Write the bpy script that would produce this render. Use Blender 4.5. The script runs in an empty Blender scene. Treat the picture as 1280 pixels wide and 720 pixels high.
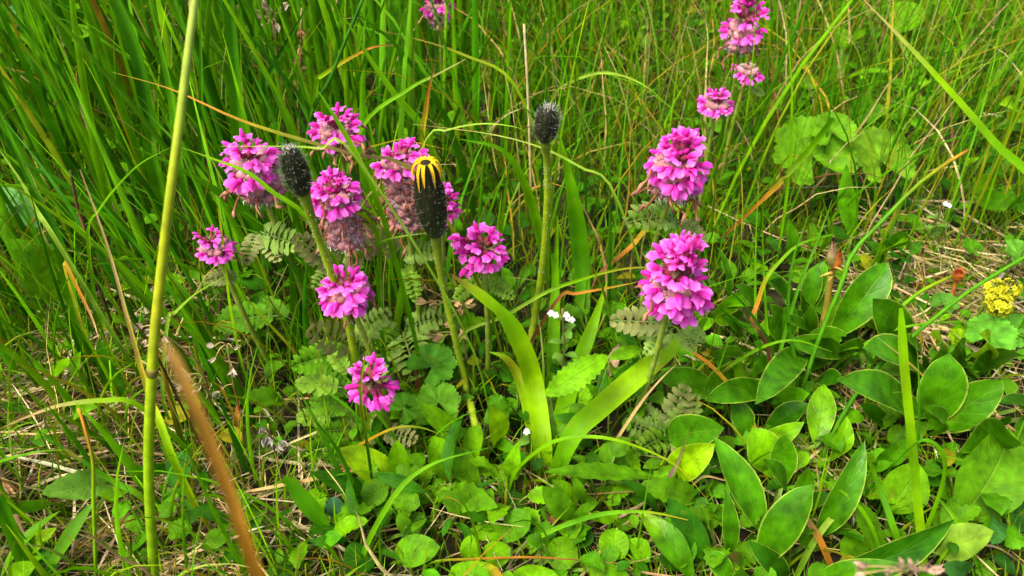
import bpy, math, random
import numpy as np
from mathutils import Vector, Matrix

R = np.random.default_rng(11)
random.seed(11)
SC = bpy.context.scene
COL = SC.collection

# ------------------------------------------------------------------ camera
H = 0.36                                   # camera height above the turf (m)
PITCH = math.radians(40.0)
F = 1005.0                                 # focal length in photo pixels (1280 wide)
cp, sp = math.cos(PITCH), math.sin(PITCH)
CAM = np.array([0.0, 0.0, H])
cam_d = bpy.data.cameras.new('camera')
cam_d.sensor_width = 36.0
cam_d.lens = F / 1280.0 * 36.0
cam_d.clip_start = 0.01
cam_d.clip_end = 500.0
cam_d.dof.use_dof = True
cam_d.dof.focus_distance = 0.43
cam_d.dof.aperture_fstop = 14.0
cam = bpy.data.objects.new('camera', cam_d)
COL.objects.link(cam)
cam.location = CAM
cam.rotation_euler = (math.radians(90) - PITCH, 0, 0)
SC.camera = cam

# ------------------------------------------------------------------ sky, sun, exposure
SUN_EL, SUN_AZ = math.radians(60), math.radians(-125)   # azimuth from +Y towards +X
w = bpy.data.worlds.new('World')
SC.world = w
w.use_nodes = True
nt = w.node_tree
bg = nt.nodes['Background']
sky = nt.nodes.new('ShaderNodeTexSky')
sky.sky_type = 'NISHITA'
sky.sun_disc = False
sky.sun_elevation = SUN_EL
sky.sun_rotation = SUN_AZ
sky.air_density = 0.7
sky.dust_density = 5.0
sky.ozone_density = 0.4
nt.links.new(sky.outputs['Color'], bg.inputs['Color'])
bg.inputs['Strength'].default_value = 0.11
sun_d = bpy.data.lights.new('sun', 'SUN')
sun_d.energy = 1.5
sun_d.angle = math.radians(24)
sun_d.color = (1.0, 0.95, 0.86)
sun = bpy.data.objects.new('sun', sun_d)
COL.objects.link(sun)
_dir = Vector((math.cos(SUN_EL) * math.sin(SUN_AZ), math.cos(SUN_EL) * math.cos(SUN_AZ), math.sin(SUN_EL)))
sun.rotation_euler = _dir.to_track_quat('Z', 'Y').to_euler()
sun.location = (0, 0, 3)
SC.view_settings.view_transform = 'Standard'
SC.view_settings.look = 'None'
SC.view_settings.exposure = 1.72
SC.view_settings.gamma = 1.0
SC.view_settings.use_curve_mapping = False
SC.cycles.max_bounces = 8
SC.cycles.use_denoising = True

# ------------------------------------------------------------------ pixel -> place
def ray(px, py):
    a = (px - 640.0) / F
    v = (360.0 - py) / F
    return np.array([a, cp + v * sp, -sp + v * cp])      # per unit of camera depth
def at_z(px, py, z=0.0):
    r = ray(px, py)
    return CAM + r * ((z - H) / r[2])
def at_y(px, py, y):
    r = ray(px, py)
    return CAM + r * (y / r[1])
def depth(p):
    q = np.asarray(p) - CAM
    return q[..., 1] * cp - q[..., 2] * sp
def project(p):
    q = np.asarray(p) - CAM
    d = q[..., 1] * cp - q[..., 2] * sp
    u = q[..., 1] * sp + q[..., 2] * cp
    d = np.where(np.abs(d) < 1e-4, 1e-4, d)
    return 640 + F * q[..., 0] / d, 360 - F * u / d, d
def unit(v):
    v = np.asarray(v, float)
    return v / max(1e-12, np.linalg.norm(v))
def ground_z(x, y):
    return 0.006 * np.sin(9 * x + 1.3) * np.cos(7 * y) + 0.004 * np.sin(23 * x - 17 * y)

# ------------------------------------------------------------------ colours (linear albedo)
GREEN = (.062, .222, .001); BRIGHT = (.120, .315, .001); DARK = (.023, .115, .001); LIME = (.20, .385, .001)
PALE = (.24, .38, .03); OLIVE = (.19, .21, .005); TAN = (.42, .30, .11); BROWN = (.15, .065, .02)
ORANGE = (.46, .19, .015); STRAW = (.50, .40, .19); DKBROWN = (.05, .028, .014); YELLOW = (.42, .36, .015)
FLESHY = (.046, .178, .001); HERB = (.080, .232, .002); FERN = (.16, .27, .045)

# ------------------------------------------------------------------ materials
def new_mat(name):
    m = bpy.data.materials.new(name); m.use_nodes = True
    n = m.node_tree.nodes; n.clear()
    return m, n, m.node_tree.links
def math_node(n, l, op, a, b=None, clamp=False):
    x = n.new('ShaderNodeMath'); x.operation = op; x.use_clamp = clamp
    for i, v in enumerate((a, b)):
        if v is None: continue
        if isinstance(v, (int, float)): x.inputs[i].default_value = v
        else: l.new(v, x.inputs[i])
    return x.outputs[0]
def plant_mat(name, rough=.42, spec=.3, trans=.3, noise_scale=90, noise_amt=.35, veins=0, bump=.0, fine=900, blotch=0.0, vein_amt=.38):
    """leaf-like surface: vertex colour, mottled by noise, thin enough to let light through"""
    m, n, l = new_mat(name)
    out = n.new('ShaderNodeOutputMaterial')
    at = n.new('ShaderNodeAttribute'); at.attribute_name = 'Col'
    geo = n.new('ShaderNodeNewGeometry')
    nz = n.new('ShaderNodeTexNoise'); nz.inputs['Scale'].default_value = noise_scale; nz.inputs['Detail'].default_value = 4
    l.new(geo.outputs['Position'], nz.inputs['Vector'])
    mr = n.new('ShaderNodeMapRange'); mr.inputs['From Min'].default_value = .3; mr.inputs['From Max'].default_value = .7
    mr.inputs['To Min'].default_value = 1 - noise_amt; mr.inputs['To Max'].default_value = 1 + noise_amt
    l.new(nz.outputs['Fac'], mr.inputs['Value'])
    mul = n.new('ShaderNodeVectorMath'); mul.operation = 'SCALE'
    l.new(at.outputs['Color'], mul.inputs[0]); l.new(mr.outputs[0], mul.inputs['Scale'])
    color = mul.outputs[0]
    fn = n.new('ShaderNodeTexNoise'); fn.inputs['Scale'].default_value = fine; fn.inputs['Detail'].default_value = 3
    l.new(geo.outputs['Position'], fn.inputs['Vector'])
    height = fn.outputs['Fac']
    if veins:
        uv = n.new('ShaderNodeAttribute'); uv.attribute_name = 'LeafUV'
        sx = n.new('ShaderNodeSeparateXYZ'); l.new(uv.outputs['Vector'], sx.inputs[0])
        au = math_node(n, l, 'ABSOLUTE', sx.outputs['X'])
        ph = math_node(n, l, 'SUBTRACT', math_node(n, l, 'MULTIPLY', sx.outputs['Y'], float(veins)), math_node(n, l, 'MULTIPLY', au, 1.6))
        pp = math_node(n, l, 'PINGPONG', ph, .5)
        v1 = n.new('ShaderNodeMapRange'); v1.inputs['From Max'].default_value = .10; v1.inputs['To Min'].default_value = 1; v1.inputs['To Max'].default_value = 0
        l.new(pp, v1.inputs['Value'])
        v2 = n.new('ShaderNodeMapRange'); v2.inputs['From Max'].default_value = .05; v2.inputs['To Min'].default_value = 1; v2.inputs['To Max'].default_value = 0
        l.new(au, v2.inputs['Value'])
        vein = math_node(n, l, 'MAXIMUM', math_node(n, l, 'MULTIPLY', v1.outputs[0], .55), v2.outputs[0])
        mx = n.new('ShaderNodeMix'); mx.data_type = 'RGBA'; mx.blend_type = 'MIX'
        l.new(math_node(n, l, 'MULTIPLY', vein, vein_amt), mx.inputs['Factor'])
        l.new(color, mx.inputs[6]); mx.inputs[7].default_value = (.26, .40, .03, 1)
        color = mx.outputs[2]
        height = math_node(n, l, 'SUBTRACT', math_node(n, l, 'MULTIPLY', height, .5), math_node(n, l, 'MULTIPLY', vein, 2.2 * vein_amt))
    if blotch:
        bn = n.new('ShaderNodeTexNoise'); bn.inputs['Scale'].default_value = 55; bn.inputs['Detail'].default_value = 5
        l.new(geo.outputs['Position'], bn.inputs['Vector'])
        br = n.new('ShaderNodeMapRange'); br.inputs['From Min'].default_value = .68; br.inputs['From Max'].default_value = .74
        br.inputs['To Max'].default_value = blotch
        l.new(bn.outputs['Fac'], br.inputs['Value'])
        bm_ = n.new('ShaderNodeMix'); bm_.data_type = 'RGBA'
        l.new(br.outputs[0], bm_.inputs['Factor']); l.new(color, bm_.inputs[6]); bm_.inputs[7].default_value = (.30, .20, .03, 1)
        color = bm_.outputs[2]
    pb = n.new('ShaderNodeBsdfPrincipled')
    pb.inputs['Roughness'].default_value = rough
    pb.inputs['Specular IOR Level'].default_value = spec
    l.new(color, pb.inputs['Base Color'])
    if bump:
        bp = n.new('ShaderNodeBump'); bp.inputs['Strength'].default_value = bump; bp.inputs['Distance'].default_value = .0008
        l.new(height, bp.inputs['Height']); l.new(bp.outputs[0], pb.inputs['Normal'])
    if trans > 0:
        tr = n.new('ShaderNodeBsdfTranslucent')
        tc = n.new('ShaderNodeVectorMath'); tc.operation = 'MULTIPLY'; tc.inputs[1].default_value = (1.5, 1.35, .8)
        l.new(color, tc.inputs[0]); l.new(tc.outputs[0], tr.inputs['Color'])
        mix = n.new('ShaderNodeMixShader'); mix.inputs[0].default_value = trans
        l.new(pb.outputs[0], mix.inputs[1]); l.new(tr.outputs[0], mix.inputs[2])
        l.new(mix.outputs[0], out.inputs['Surface'])
    else:
        l.new(pb.outputs[0], out.inputs['Surface'])
    return m
M = {}
M['grass'] = plant_mat('grass_blade', rough=.55, spec=.08, trans=.24, noise_scale=60, noise_amt=.3)
M['blade'] = plant_mat('broad_grass', rough=.5, spec=.09, trans=.33, noise_scale=70, noise_amt=.25, bump=.15, blotch=.5)
M['fleshy'] = plant_mat('fleshy_leaf', rough=.36, spec=.14, trans=.24, noise_scale=130, noise_amt=.45, veins=5, bump=.9, fine=260, blotch=.2, vein_amt=.12)
M['herb'] = plant_mat('herb_leaf', rough=.55, spec=.09, trans=.3, noise_scale=150, noise_amt=.4, veins=7, bump=.7, fine=600, blotch=.25, vein_amt=.26)
M['fern'] = plant_mat('pinnate_leaf', rough=.6, spec=.12, trans=.28, noise_scale=150, noise_amt=.3, bump=.2)
M['petal'] = plant_mat('petal', rough=.55, spec=.12, trans=.30, noise_scale=260, noise_amt=.22, bump=.15)
M['dry'] = plant_mat('dry_plant', rough=.7, spec=.2, trans=.12, noise_scale=180, noise_amt=.4)
M['stem'] = plant_mat('stem_skin', rough=.55, spec=.14, trans=.1, noise_scale=150, noise_amt=.25)
M['hair'] = plant_mat('plant_hair', rough=.6, spec=.2, trans=.4, noise_scale=200, noise_amt=.2)
def soil_mat():
    m, n, l = new_mat('meadow_soil')
    out = n.new('ShaderNodeOutputMaterial'); pb = n.new('ShaderNodeBsdfPrincipled'); geo = n.new('ShaderNodeNewGeometry')
    nz = n.new('ShaderNodeTexNoise'); nz.inputs['Scale'].default_value = 35; nz.inputs['Detail'].default_value = 8
    l.new(geo.outputs['Position'], nz.inputs['Vector'])
    cr = n.new('ShaderNodeValToRGB'); e = cr.color_ramp.elements
    e[0].position = .3; e[0].color = (.008, .006, .003, 1); e[1].position = .75; e[1].color = (.05, .075, .008, 1)
    mid = e.new(.52); mid.color = (.026, .022, .008, 1)
    l.new(nz.outputs['Fac'], cr.inputs[0]); l.new(cr.outputs[0], pb.inputs['Base Color'])
    pb.inputs['Roughness'].default_value = .9; pb.inputs['Specular IOR Level'].default_value = .15
    f2 = n.new('ShaderNodeTexNoise'); f2.inputs['Scale'].default_value = 260; f2.inputs['Detail'].default_value = 6
    l.new(geo.outputs['Position'], f2.inputs['Vector'])
    bp = n.new('ShaderNodeBump'); bp.inputs['Strength'].default_value = .8; bp.inputs['Distance'].default_value = .003
    l.new(f2.outputs['Fac'], bp.inputs['Height']); l.new(bp.outputs[0], pb.inputs['Normal'])
    l.new(pb.outputs[0], out.inputs['Surface'])
    return m
M['soil'] = soil_mat()

# ------------------------------------------------------------------ mesh helpers
class MB:
    """collects vertices, faces, colours and leaf coordinates of ONE mesh"""
    def __init__(s): s.v, s.f, s.c, s.uv, s.n = [], [], [], [], 0
    def add(s, v, f, c, uv=None):
        v = np.asarray(v, float).reshape(-1, 3); k = len(v)
        c = np.asarray(c, float)
        if c.ndim == 1: c = np.tile(c, (k, 1))
        s.v.append(v); s.c.append(c[:, :3]); s.uv.append(np.zeros((k, 2)) if uv is None else np.asarray(uv, float))
        s.f.extend([tuple(i + s.n for i in q) for q in f]); s.n += k
    def mesh(s, name, origin=(0, 0, 0), smooth=True):
        v = np.concatenate(s.v) - np.asarray(origin)
        me = bpy.data.meshes.new(name)
        me.from_pydata(v.tolist(), [], s.f)
        put_attr(me, np.concatenate(s.c), np.concatenate(s.uv), smooth)
        return me
def put_attr(me, c, uv, smooth=True):
    a = me.color_attributes.new('Col', 'FLOAT_COLOR', 'POINT')
    a.data.foreach_set('color', np.concatenate([np.clip(c, 0, .95), np.ones((len(c), 1))], 1).astype(np.float32).ravel())
    if uv is not None:
        b = me.attributes.new('LeafUV', 'FLOAT2', 'POINT'); b.data.foreach_set('vector', uv.astype(np.float32).ravel())
    if smooth: me.polygons.foreach_set('use_smooth', np.ones(len(me.polygons), bool))
    me.update()
def link(name, me, mat, parent=None, loc=(0, 0, 0), mtx=None):
    o = bpy.data.objects.new(name, me); COL.objects.link(o)
    if mat is not None and not me.materials: me.materials.append(mat)
    if parent is not None: o.parent = parent
    if mtx is not None: o.matrix_local = mtx
    else: o.location = tuple(loc)
    return o
def tag(o, label, cat, group=None, kind=None):
    if label: o['label'] = label
    if cat: o['category'] = cat
    if group: o['group'] = group
    if kind: o['kind'] = kind
    return o
def thing(name, loc, label, cat, group=None):
    o = bpy.data.objects.new(name, None); o.empty_display_size = .01; COL.objects.link(o); o.location = tuple(loc)
    return tag(o, label, cat, group)
def smooth_path(pts, k):
    """Catmull-Rom through pts, resampled to k points"""
    p = np.asarray(pts, float)
    if len(p) == 2: p = np.array([p[0], (p[0] + p[1]) / 2, p[1]])
    q = np.concatenate([[2 * p[0] - p[1]], p, [2 * p[-1] - p[-2]]])
    t = np.linspace(0, len(p) - 1 - 1e-6, k); i = t.astype(int); u = (t - i)[:, None]
    a, b, c, d = q[i], q[i + 1], q[i + 2], q[i + 3]
    return .5 * ((2 * b) + (c - a) * u + (2 * a - 5 * b + 4 * c - d) * u ** 2 + (3 * b - a - 3 * c + d) * u ** 3)
def ramp(cols, t):
    cols = np.asarray(cols, float)
    if cols.ndim == 1: cols = cols[None]
    if len(cols) == 1: return np.tile(cols[0], (len(t), 1))
    x = np.linspace(0, 1, len(cols))
    return np.stack([np.interp(t, x, cols[:, i]) for i in range(3)], 1)
def tangents(p):
    t = np.gradient(p, axis=0)
    return t / np.maximum(1e-12, np.linalg.norm(t, axis=1))[:, None]
def add_strip(mb, path, widths, normal, cols, fold=.25, across=3):
    """a folded ribbon: grass blade, straw, petal"""
    path = np.asarray(path); k = len(path); t = tangents(path)
    nrm = np.asarray(normal, float); nrm = np.tile(nrm, (k, 1)) if nrm.ndim == 1 else nrm
    side = np.cross(t, nrm); side /= np.maximum(1e-9, np.linalg.norm(side, axis=1))[:, None]
    up = np.cross(side, t)
    u = np.linspace(-1, 1, across)
    wd = np.asarray(widths)[:, None, None] * .5
    V = path[:, None] + side[:, None] * u[None, :, None] * wd + up[:, None] * (np.abs(u)[None, :, None] - .5) * fold * wd * 2
    c = np.repeat(ramp(cols, np.linspace(0, 1, k)), across, 0)
    c = c * (1 + .12 * (np.tile(np.abs(u), k)[:, None] - .5))
    f = [(i * across + j, i * across + j + 1, (i + 1) * across + j + 1, (i + 1) * across + j) for i in range(k - 1) for j in range(across - 1)]
    uv = np.stack([np.tile(u, k), np.repeat(np.linspace(0, 1, k), across)], 1)
    mb.add(V.reshape(-1, 3), f, c, uv)
def add_tube(mb, path, radii, cols, sides=7):
    path = np.asarray(path); k = len(path); t = tangents(path)
    ref = np.array([0.3, -1, .2]) if abs(t[:, 1]).mean() < .8 else np.array([1., 0, .2])
    a = np.cross(t, ref); a /= np.maximum(1e-9, np.linalg.norm(a, axis=1))[:, None]; b = np.cross(t, a)
    th = np.linspace(0, 2 * np.pi, sides, endpoint=False)
    r = np.broadcast_to(np.asarray(radii, float), (k,))
    V = path[:, None] + (a[:, None] * np.cos(th)[None, :, None] + b[:, None] * np.sin(th)[None, :, None]) * r[:, None, None]
    f = [(i * sides + j, i * sides + (j + 1) % sides, (i + 1) * sides + (j + 1) % sides, (i + 1) * sides + j) for i in range(k - 1) for j in range(sides)]
    f.append(tuple(range(sides))[::-1]); f.append(tuple((k - 1) * sides + j for j in range(sides)))
    mb.add(V.reshape(-1, 3), f, np.repeat(ramp(cols, np.linspace(0, 1, k)), sides, 0))
def add_hairs(mb, roots, dirs, length, width, cols):
    """thin two-triangle hairs"""
    for p, d in zip(roots, dirs):
        d = unit(d + R.normal(0, .3, 3)); s = unit(np.cross(d, R.normal(0, 1, 3))) * width * .5
        L = length * R.uniform(.5, 1.2); m = p + d * L * .6 + np.array([0, 0, -.1 * L])
        mb.add([p - s, p + s, m + s * .7, m - s * .7, p + d * L], [(0, 1, 2, 3), (3, 2, 4)], ramp(cols, np.array([0, 0, .6, .6, 1])))

def leaf_profile(shape, t):
    if shape == 'lance':   w = np.sin(np.pi * np.clip(t, 0, 1) ** 1.05) ** .78
    elif shape == 'obovate': w = np.sin(np.pi * np.clip(t, 0, 1) ** 1.5) ** .62 * .96 + .13 * (1 - t)
    elif shape == 'oval':  w = np.sin(np.pi * np.clip(t, 0, 1)) ** .6
    elif shape == 'round': w = np.sqrt(np.clip(1 - (2 * t - 1) ** 2, 0, 1))
    elif shape == 'strap': w = np.minimum(1, (1 - t) * 3.2) ** .7 * (.7 + .3 * t)
    else: w = np.sin(np.pi * t)
    return np.clip(w, 0.015, None)
def add_leaf(mb, base, tip, width, normal, col, shape='obovate', arch=.12, fold=.22, teeth=0, margin=None, wave=.06, nu=9, nv=6, tipcol=None, lit=.0):
    base, tip = np.asarray(base, float), np.asarray(tip, float)
    L = np.linalg.norm(tip - base); ax = (tip - base) / max(L, 1e-9)
    n = np.asarray(normal, float); n = unit(n - ax * np.dot(n, ax)); sd = np.cross(ax, n)
    if teeth: nu = max(nu, int(teeth * 2) + 1)
    t = np.linspace(0, 1, nu); u = np.linspace(-1, 1, nv + 1)
    if nv >= 6: u[1], u[-2] = -.90, .90
    wd = leaf_profile(shape, t) * width * .5
    if teeth: wd = wd * np.where((np.arange(nu) % 2) == 1, 1.0, .80)
    bend = (t * (1 - t) * 4) * arch * L
    droop = -(np.clip(t - .6, 0, 1) ** 2) * .5 * L * abs(arch)
    ctr = base + ax * (t * L)[:, None] + n * (bend + droop)[:, None]
    ph = R.uniform(0, 6.28); tw = R.normal(0, .12)
    lift = fold * np.abs(u)[None, :] ** 1.4 * wd[:, None] + wave * wd[:, None] * np.sin(t * 9 + ph)[:, None] * np.sign(u)[None, :] * u[None, :] ** 2 * 1.6 + tw * u[None, :] * wd[:, None] * t[:, None]
    V = ctr[:, None] + sd * (u[None, :] * wd[:, None])[:, :, None] + n * lift[:, :, None]
    C = np.tile(np.asarray(col, float), (nu, nv + 1, 1))
    C *= (1 + R.normal(0, .05, (nu, nv + 1, 1)))
    if margin is not None:
        C[:, [0, -1]] = C[:, [0, -1]] * .1 + np.asarray(margin) * .9
    if tipcol is not None:
        k = np.clip((t - .6) / .4, 0, 1)[:, None, None] ** 1.2
        C = C * (1 - k) + np.asarray(tipcol) * k
    f = [(i * (nv + 1) + j, i * (nv + 1) + j + 1, (i + 1) * (nv + 1) + j + 1, (i + 1) * (nv + 1) + j) for i in range(nu - 1) for j in range(nv)]
    uv = np.stack([np.tile(u, nu), np.repeat(t, nv + 1)], 1)
    mb.add(V.reshape(-1, 3), f, C.reshape(-1, 3), uv)
def add_lobed(mb, centre, radius, normal, notch_dir, col, lobes=7, teeth=4, cup=.18, depth_=.12, span=5.4):
    """round pleated leaf with scalloped, toothed edge (lady's-mantle like)"""
    n = unit(normal); x = unit(np.asarray(notch_dir, float) - n * np.dot(notch_dir, n)); y = np.cross(n, x)
    m = lobes * teeth * 2 + 1; a = np.linspace(-span / 2, span / 2, m) + math.pi
    ph = (np.arange(m) / (teeth * 2.0)) % 1.0
    edge = 1 - depth_ * np.abs(ph - .5) * 2 + np.where(np.arange(m) % 2 == 1, .03, -.04)
    rr = np.array([.04, .35, .7, 1.0]); V, C, uv = [], [], []
    for r in rr:
        q = radius * (r * (edge if r > .5 else 1 - .5 * (1 - edge)))
        pl = (np.abs(ph - .5) * 2 - .5) * .09 * radius * r
        V.append(centre + x * (np.cos(a) * q)[:, None] + y * (np.sin(a) * q)[:, None] + n * (cup * radius * r * r + pl)[:, None])
        cc = np.tile(np.asarray(col, float), (m, 1)) * (.93 + .14 * (1 - np.abs(ph - .5) * 2))[:, None]
        C.append(cc); uv.append(np.stack([(ph - .5) * 2, np.full(m, r)], 1))
    f = [(i * m + j, i * m + j + 1, (i + 1) * m + j + 1, (i + 1) * m + j) for i in range(3) for j in range(m - 1)]
    mb.add(np.concatenate(V), f, np.concatenate(C), np.concatenate(uv))

# ================================================================== the setting: ground
def build_ground():
    s = np.sinh(np.linspace(-4.6, 4.6, 121)) / np.sinh(4.6)
    X, Y = np.meshgrid(s * 60.0, s * 60.0 + .5, indexing='ij')
    Z = ground_z(X, Y) * np.exp(-((X / 3) ** 2 + ((Y - .5) / 3) ** 2)) + .02 * np.maximum(0, np.hypot(X, Y) - 6) * .3 - .003
    n = len(s)
    me = bpy.data.meshes.new('ground')
    f = [(i * n + j, (i + 1) * n + j, (i + 1) * n + j + 1, i * n + j + 1) for i in range(n - 1) for j in range(n - 1)]
    me.from_pydata(np.stack([X, Y, Z], -1).reshape(-1, 3).tolist(), [], f)
    me.polygons.foreach_set('use_smooth', np.ones(len(me.polygons), bool))
    o = link('ground', me, M['soil'])
    tag(o, 'dark soil of the meadow seen in gaps between plants', 'ground', kind='structure')
build_ground()

# ================================================================== where the flower heads stand (photo px, height of head m, width px, height px)
# key: px, py, z, width, height, rows
HEADS = [
    (313, 200, .150, 80, 60), (420, 160, .140, 70, 48), (419, 242, .150, 72, 54), (432, 363, .110, 76, 54),
    (500, 200, .140, 70, 44), (552, 252, .120, 46, 56), (604, 312, .110, 72, 52), (462, 475, .070, 74, 60),
    (847, 200, .145, 84, 80), (848, 342, .130, 92, 118), (932, 22, .140, 54, 70), (896, 130, .105, 46, 34),
    (935, 88, .110, 40, 24), (266, 306, .110, 50, 50),
]
CLEAR = []                               # discs that loose grass must not hide: px, py, radius, depth
for (a, b, z, w_, h_) in HEADS:
    d_ = float(depth(at_z(a, b, z)))
    CLEAR.append((a, b, .62 * max(w_, h_), d_ + .02))
    CLEAR.append((a, b + .6 * h_, .35 * w_, d_ + .02))
for a, b, r, y in ((535, 245, 48, .33), (368, 208, 34, .30), (684, 152, 30, .36), (548, 330, 14, .33), (560, 400, 14, .33), (580, 470, 14, .33),
                   (684, 240, 12, .36), (678, 330, 12, .36), (400, 300, 12, .30), (425, 370, 12, .30),
                   (1045, 318, 26, .36), (1200, 337, 26, .42), (1250, 370, 34, .38), (705, 393, 18, .36), (1180, 253, 14, .46), (548, 8, 30, .66)):
    CLEAR.append((a, b, r, float(depth(at_y(a, b, y))) + .01))
for (a, b, r) in ((90, 610, 42), (1090, 500, 44), (1180, 490, 50), (1210, 505, 50), (1110, 405, 30), (1075, 375, 40), (920, 605, 40), (985, 655, 45), (1230, 590, 50), (720, 470, 36),
                  (970, 480, 36), (1020, 430, 40), (970, 400, 40), (950, 520, 40), (520, 688, 34), (470, 585, 36), (755, 592, 50), (700, 690, 24), (767, 682, 24), (1130, 610, 36), (1100, 690, 60),
                  (540, 455, 30), (550, 500, 26), (860, 560, 30), (900, 540, 30), (380, 625, 30), (660, 480, 26), (676, 540, 24), (630, 400, 20), (600, 372, 16), (740, 515, 26), (790, 472, 26), (830, 440, 24), (705, 530, 22), (735, 430, 20)):
    CLEAR.append((a, b, r, float(depth(at_z(a, b, .02)))))
CL = np.array(CLEAR)
def hides(P, prob=.9):
    """P (N,K,3): which strands would stand in front of a flower head or broad leaf"""
    px, py, d = project(P)
    bad = np.zeros(len(P), bool)
    for a, b, r, dd in CL:
        hit = ((px - a) ** 2 + (py - b) ** 2 < r * r) & (d < dd) & (d > 0)
        bad |= hit.any(1)
    return bad & (R.random(len(P)) < prob)

# ================================================================== stuff: grass sward, straw, moss, ground cover
def strand_paths(x, y, z0, h, az, lean, curl, K):
    t = np.linspace(0, 1, K)[None, :]
    hor = h[:, None] * lean[:, None] * (.35 * t + .65 * t ** (1.6 + curl[:, None]))
    ver = h[:, None] * t * np.sqrt(np.clip(1 - (lean[:, None] * .75 * t ** 1.5) ** 2, .05, 1))
    return np.stack([x[:, None] + hor * np.sin(az)[:, None], y[:, None] + hor * np.cos(az)[:, None], z0[:, None] + ver], -1)
def build_strands(name, P, width, cA, cB, mat, label, cat, tipfade=None, fold=.3, prof=None):
    """one mesh of many ribbons; cA base colour, cB tip colour, per strand"""
    N, K = P.shape[:2]
    T = np.gradient(P, axis=1); T /= np.maximum(1e-9, np.linalg.norm(T, axis=2))[..., None]
    phi = R.uniform(0, np.pi, N)
    face = np.stack([np.cos(phi), np.sin(phi), R.normal(0, .25, N)], -1)[:, None]
    side = np.cross(T, face); side /= np.maximum(1e-9, np.linalg.norm(side, axis=2))[..., None]
    up = np.cross(side, T)
    t = np.linspace(0, 1, K)
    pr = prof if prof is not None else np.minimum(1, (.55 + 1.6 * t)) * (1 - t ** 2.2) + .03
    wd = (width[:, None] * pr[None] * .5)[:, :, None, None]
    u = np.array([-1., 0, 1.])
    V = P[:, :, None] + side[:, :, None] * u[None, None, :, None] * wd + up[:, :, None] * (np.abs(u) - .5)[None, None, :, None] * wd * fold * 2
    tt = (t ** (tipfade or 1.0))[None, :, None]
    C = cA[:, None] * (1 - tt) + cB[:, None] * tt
    C = np.repeat(C[:, :, None], 3, 2)
    UV = np.stack(np.broadcast_arrays(u[None, None, :], t[None, :, None] + np.zeros((N, 1, 1))), -1)
    base = (np.arange(N) * K * 3)[:, None, None, None]
    i = np.arange(K - 1)[None, :, None, None]; j = np.arange(2)[None, None, :, None]
    q = np.array([0, 1, 4, 3])[None, None, None, :]
    Fq = (base + i * 3 + j + q).reshape(-1, 4)
    me = bpy.data.meshes.new(name)
    me.vertices.add(N * K * 3); me.vertices.foreach_set('co', V.astype(np.float32).ravel())
    me.loops.add(Fq.size); me.loops.foreach_set('vertex_index', Fq.astype(np.int32).ravel())
    me.polygons.add(len(Fq)); me.polygons.foreach_set('loop_start', np.arange(0, Fq.size, 4, dtype=np.int32))
    me.update(calc_edges=True)
    put_attr(me, C.reshape(-1, 3), UV.reshape(-1, 2))
    o = link(name, me, mat)
    return tag(o, label, cat, kind='stuff')
def pick(cols, n, weights):
    c = np.array(cols)[R.choice(len(cols), n, p=np.array(weights) / np.sum(weights))]
    return c * R.uniform(.75, 1.25, (n, 1)) * (1 + R.normal(0, .06, (n, 3)))
def field(n, x0, x1, y0, y1):
    x = R.uniform(x0, x1, n); y = R.uniform(y0, y1, n)
    px, py, d = project(np.stack([x, y, np.zeros(n)], -1))
    return x, y, px, py
def keep(mask, *arrs): return [a[mask] for a in arrs]
def clump(x, y):
    """tufts and gaps"""
    return np.clip(.62 + .85 * np.sin(41 * x + 2 * np.sin(23 * y)) * np.sin(37 * y + 2 * np.sin(29 * x)), .10, 1.25)
def inside_leafy(px, py):
    """the broad-leaved right and centre of the turf"""
    return ((px > 800) & (py > 330)) | ((px > 470) & (py > 440))

# --- broad meadow grass, mostly on the left and behind
def broad_grass():
    x, y, px, py = field(19000, -1.25, 1.1, .02, 2.1)
    dens = np.clip(np.where(px < 560, .9, np.where(px < 760, .36, .10)), 0, 1)
    dens = np.where((py > 530) & (px < 470), .22, dens)
    dens = np.where((py > 400) & (py <= 530) & (px < 470), .62, dens)
    dens = np.where(inside_leafy(px, py), .012, dens)
    dens = np.where(y < .2, .10, dens)
    dens = np.where(y > 1.1, dens * .6, dens) * np.where(py < 420, clump(x, y) * 1.15, 1)
    x, y, px, py = keep(R.random(len(x)) < dens, x, y, px, py); n = len(x)
    h = R.uniform(.14, .28, n) * np.where(y < .44, .62, 1) * np.where(y < .30, .6, 1)
    az = np.where(px < 330, R.normal(-1.1, .8, n), R.normal(-.3, 1.5, n))
    lean = np.abs(R.normal(.24, .2, n)).clip(.02, .95); curl = R.uniform(0, 1.6, n)
    P = strand_paths(x, y, ground_z(x, y), h, az, lean, curl, 7)
    ok = ~hides(P)
    P = P[ok]; n = len(P); pxk = px[ok]
    wd = R.uniform(.0026, .0074, n) * np.where(pxk > 640, .55, 1)
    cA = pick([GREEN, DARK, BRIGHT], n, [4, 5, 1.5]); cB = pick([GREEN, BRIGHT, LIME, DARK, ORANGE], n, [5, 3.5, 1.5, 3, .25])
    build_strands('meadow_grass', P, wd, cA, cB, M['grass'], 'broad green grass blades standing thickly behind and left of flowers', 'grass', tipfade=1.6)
broad_grass()
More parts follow.
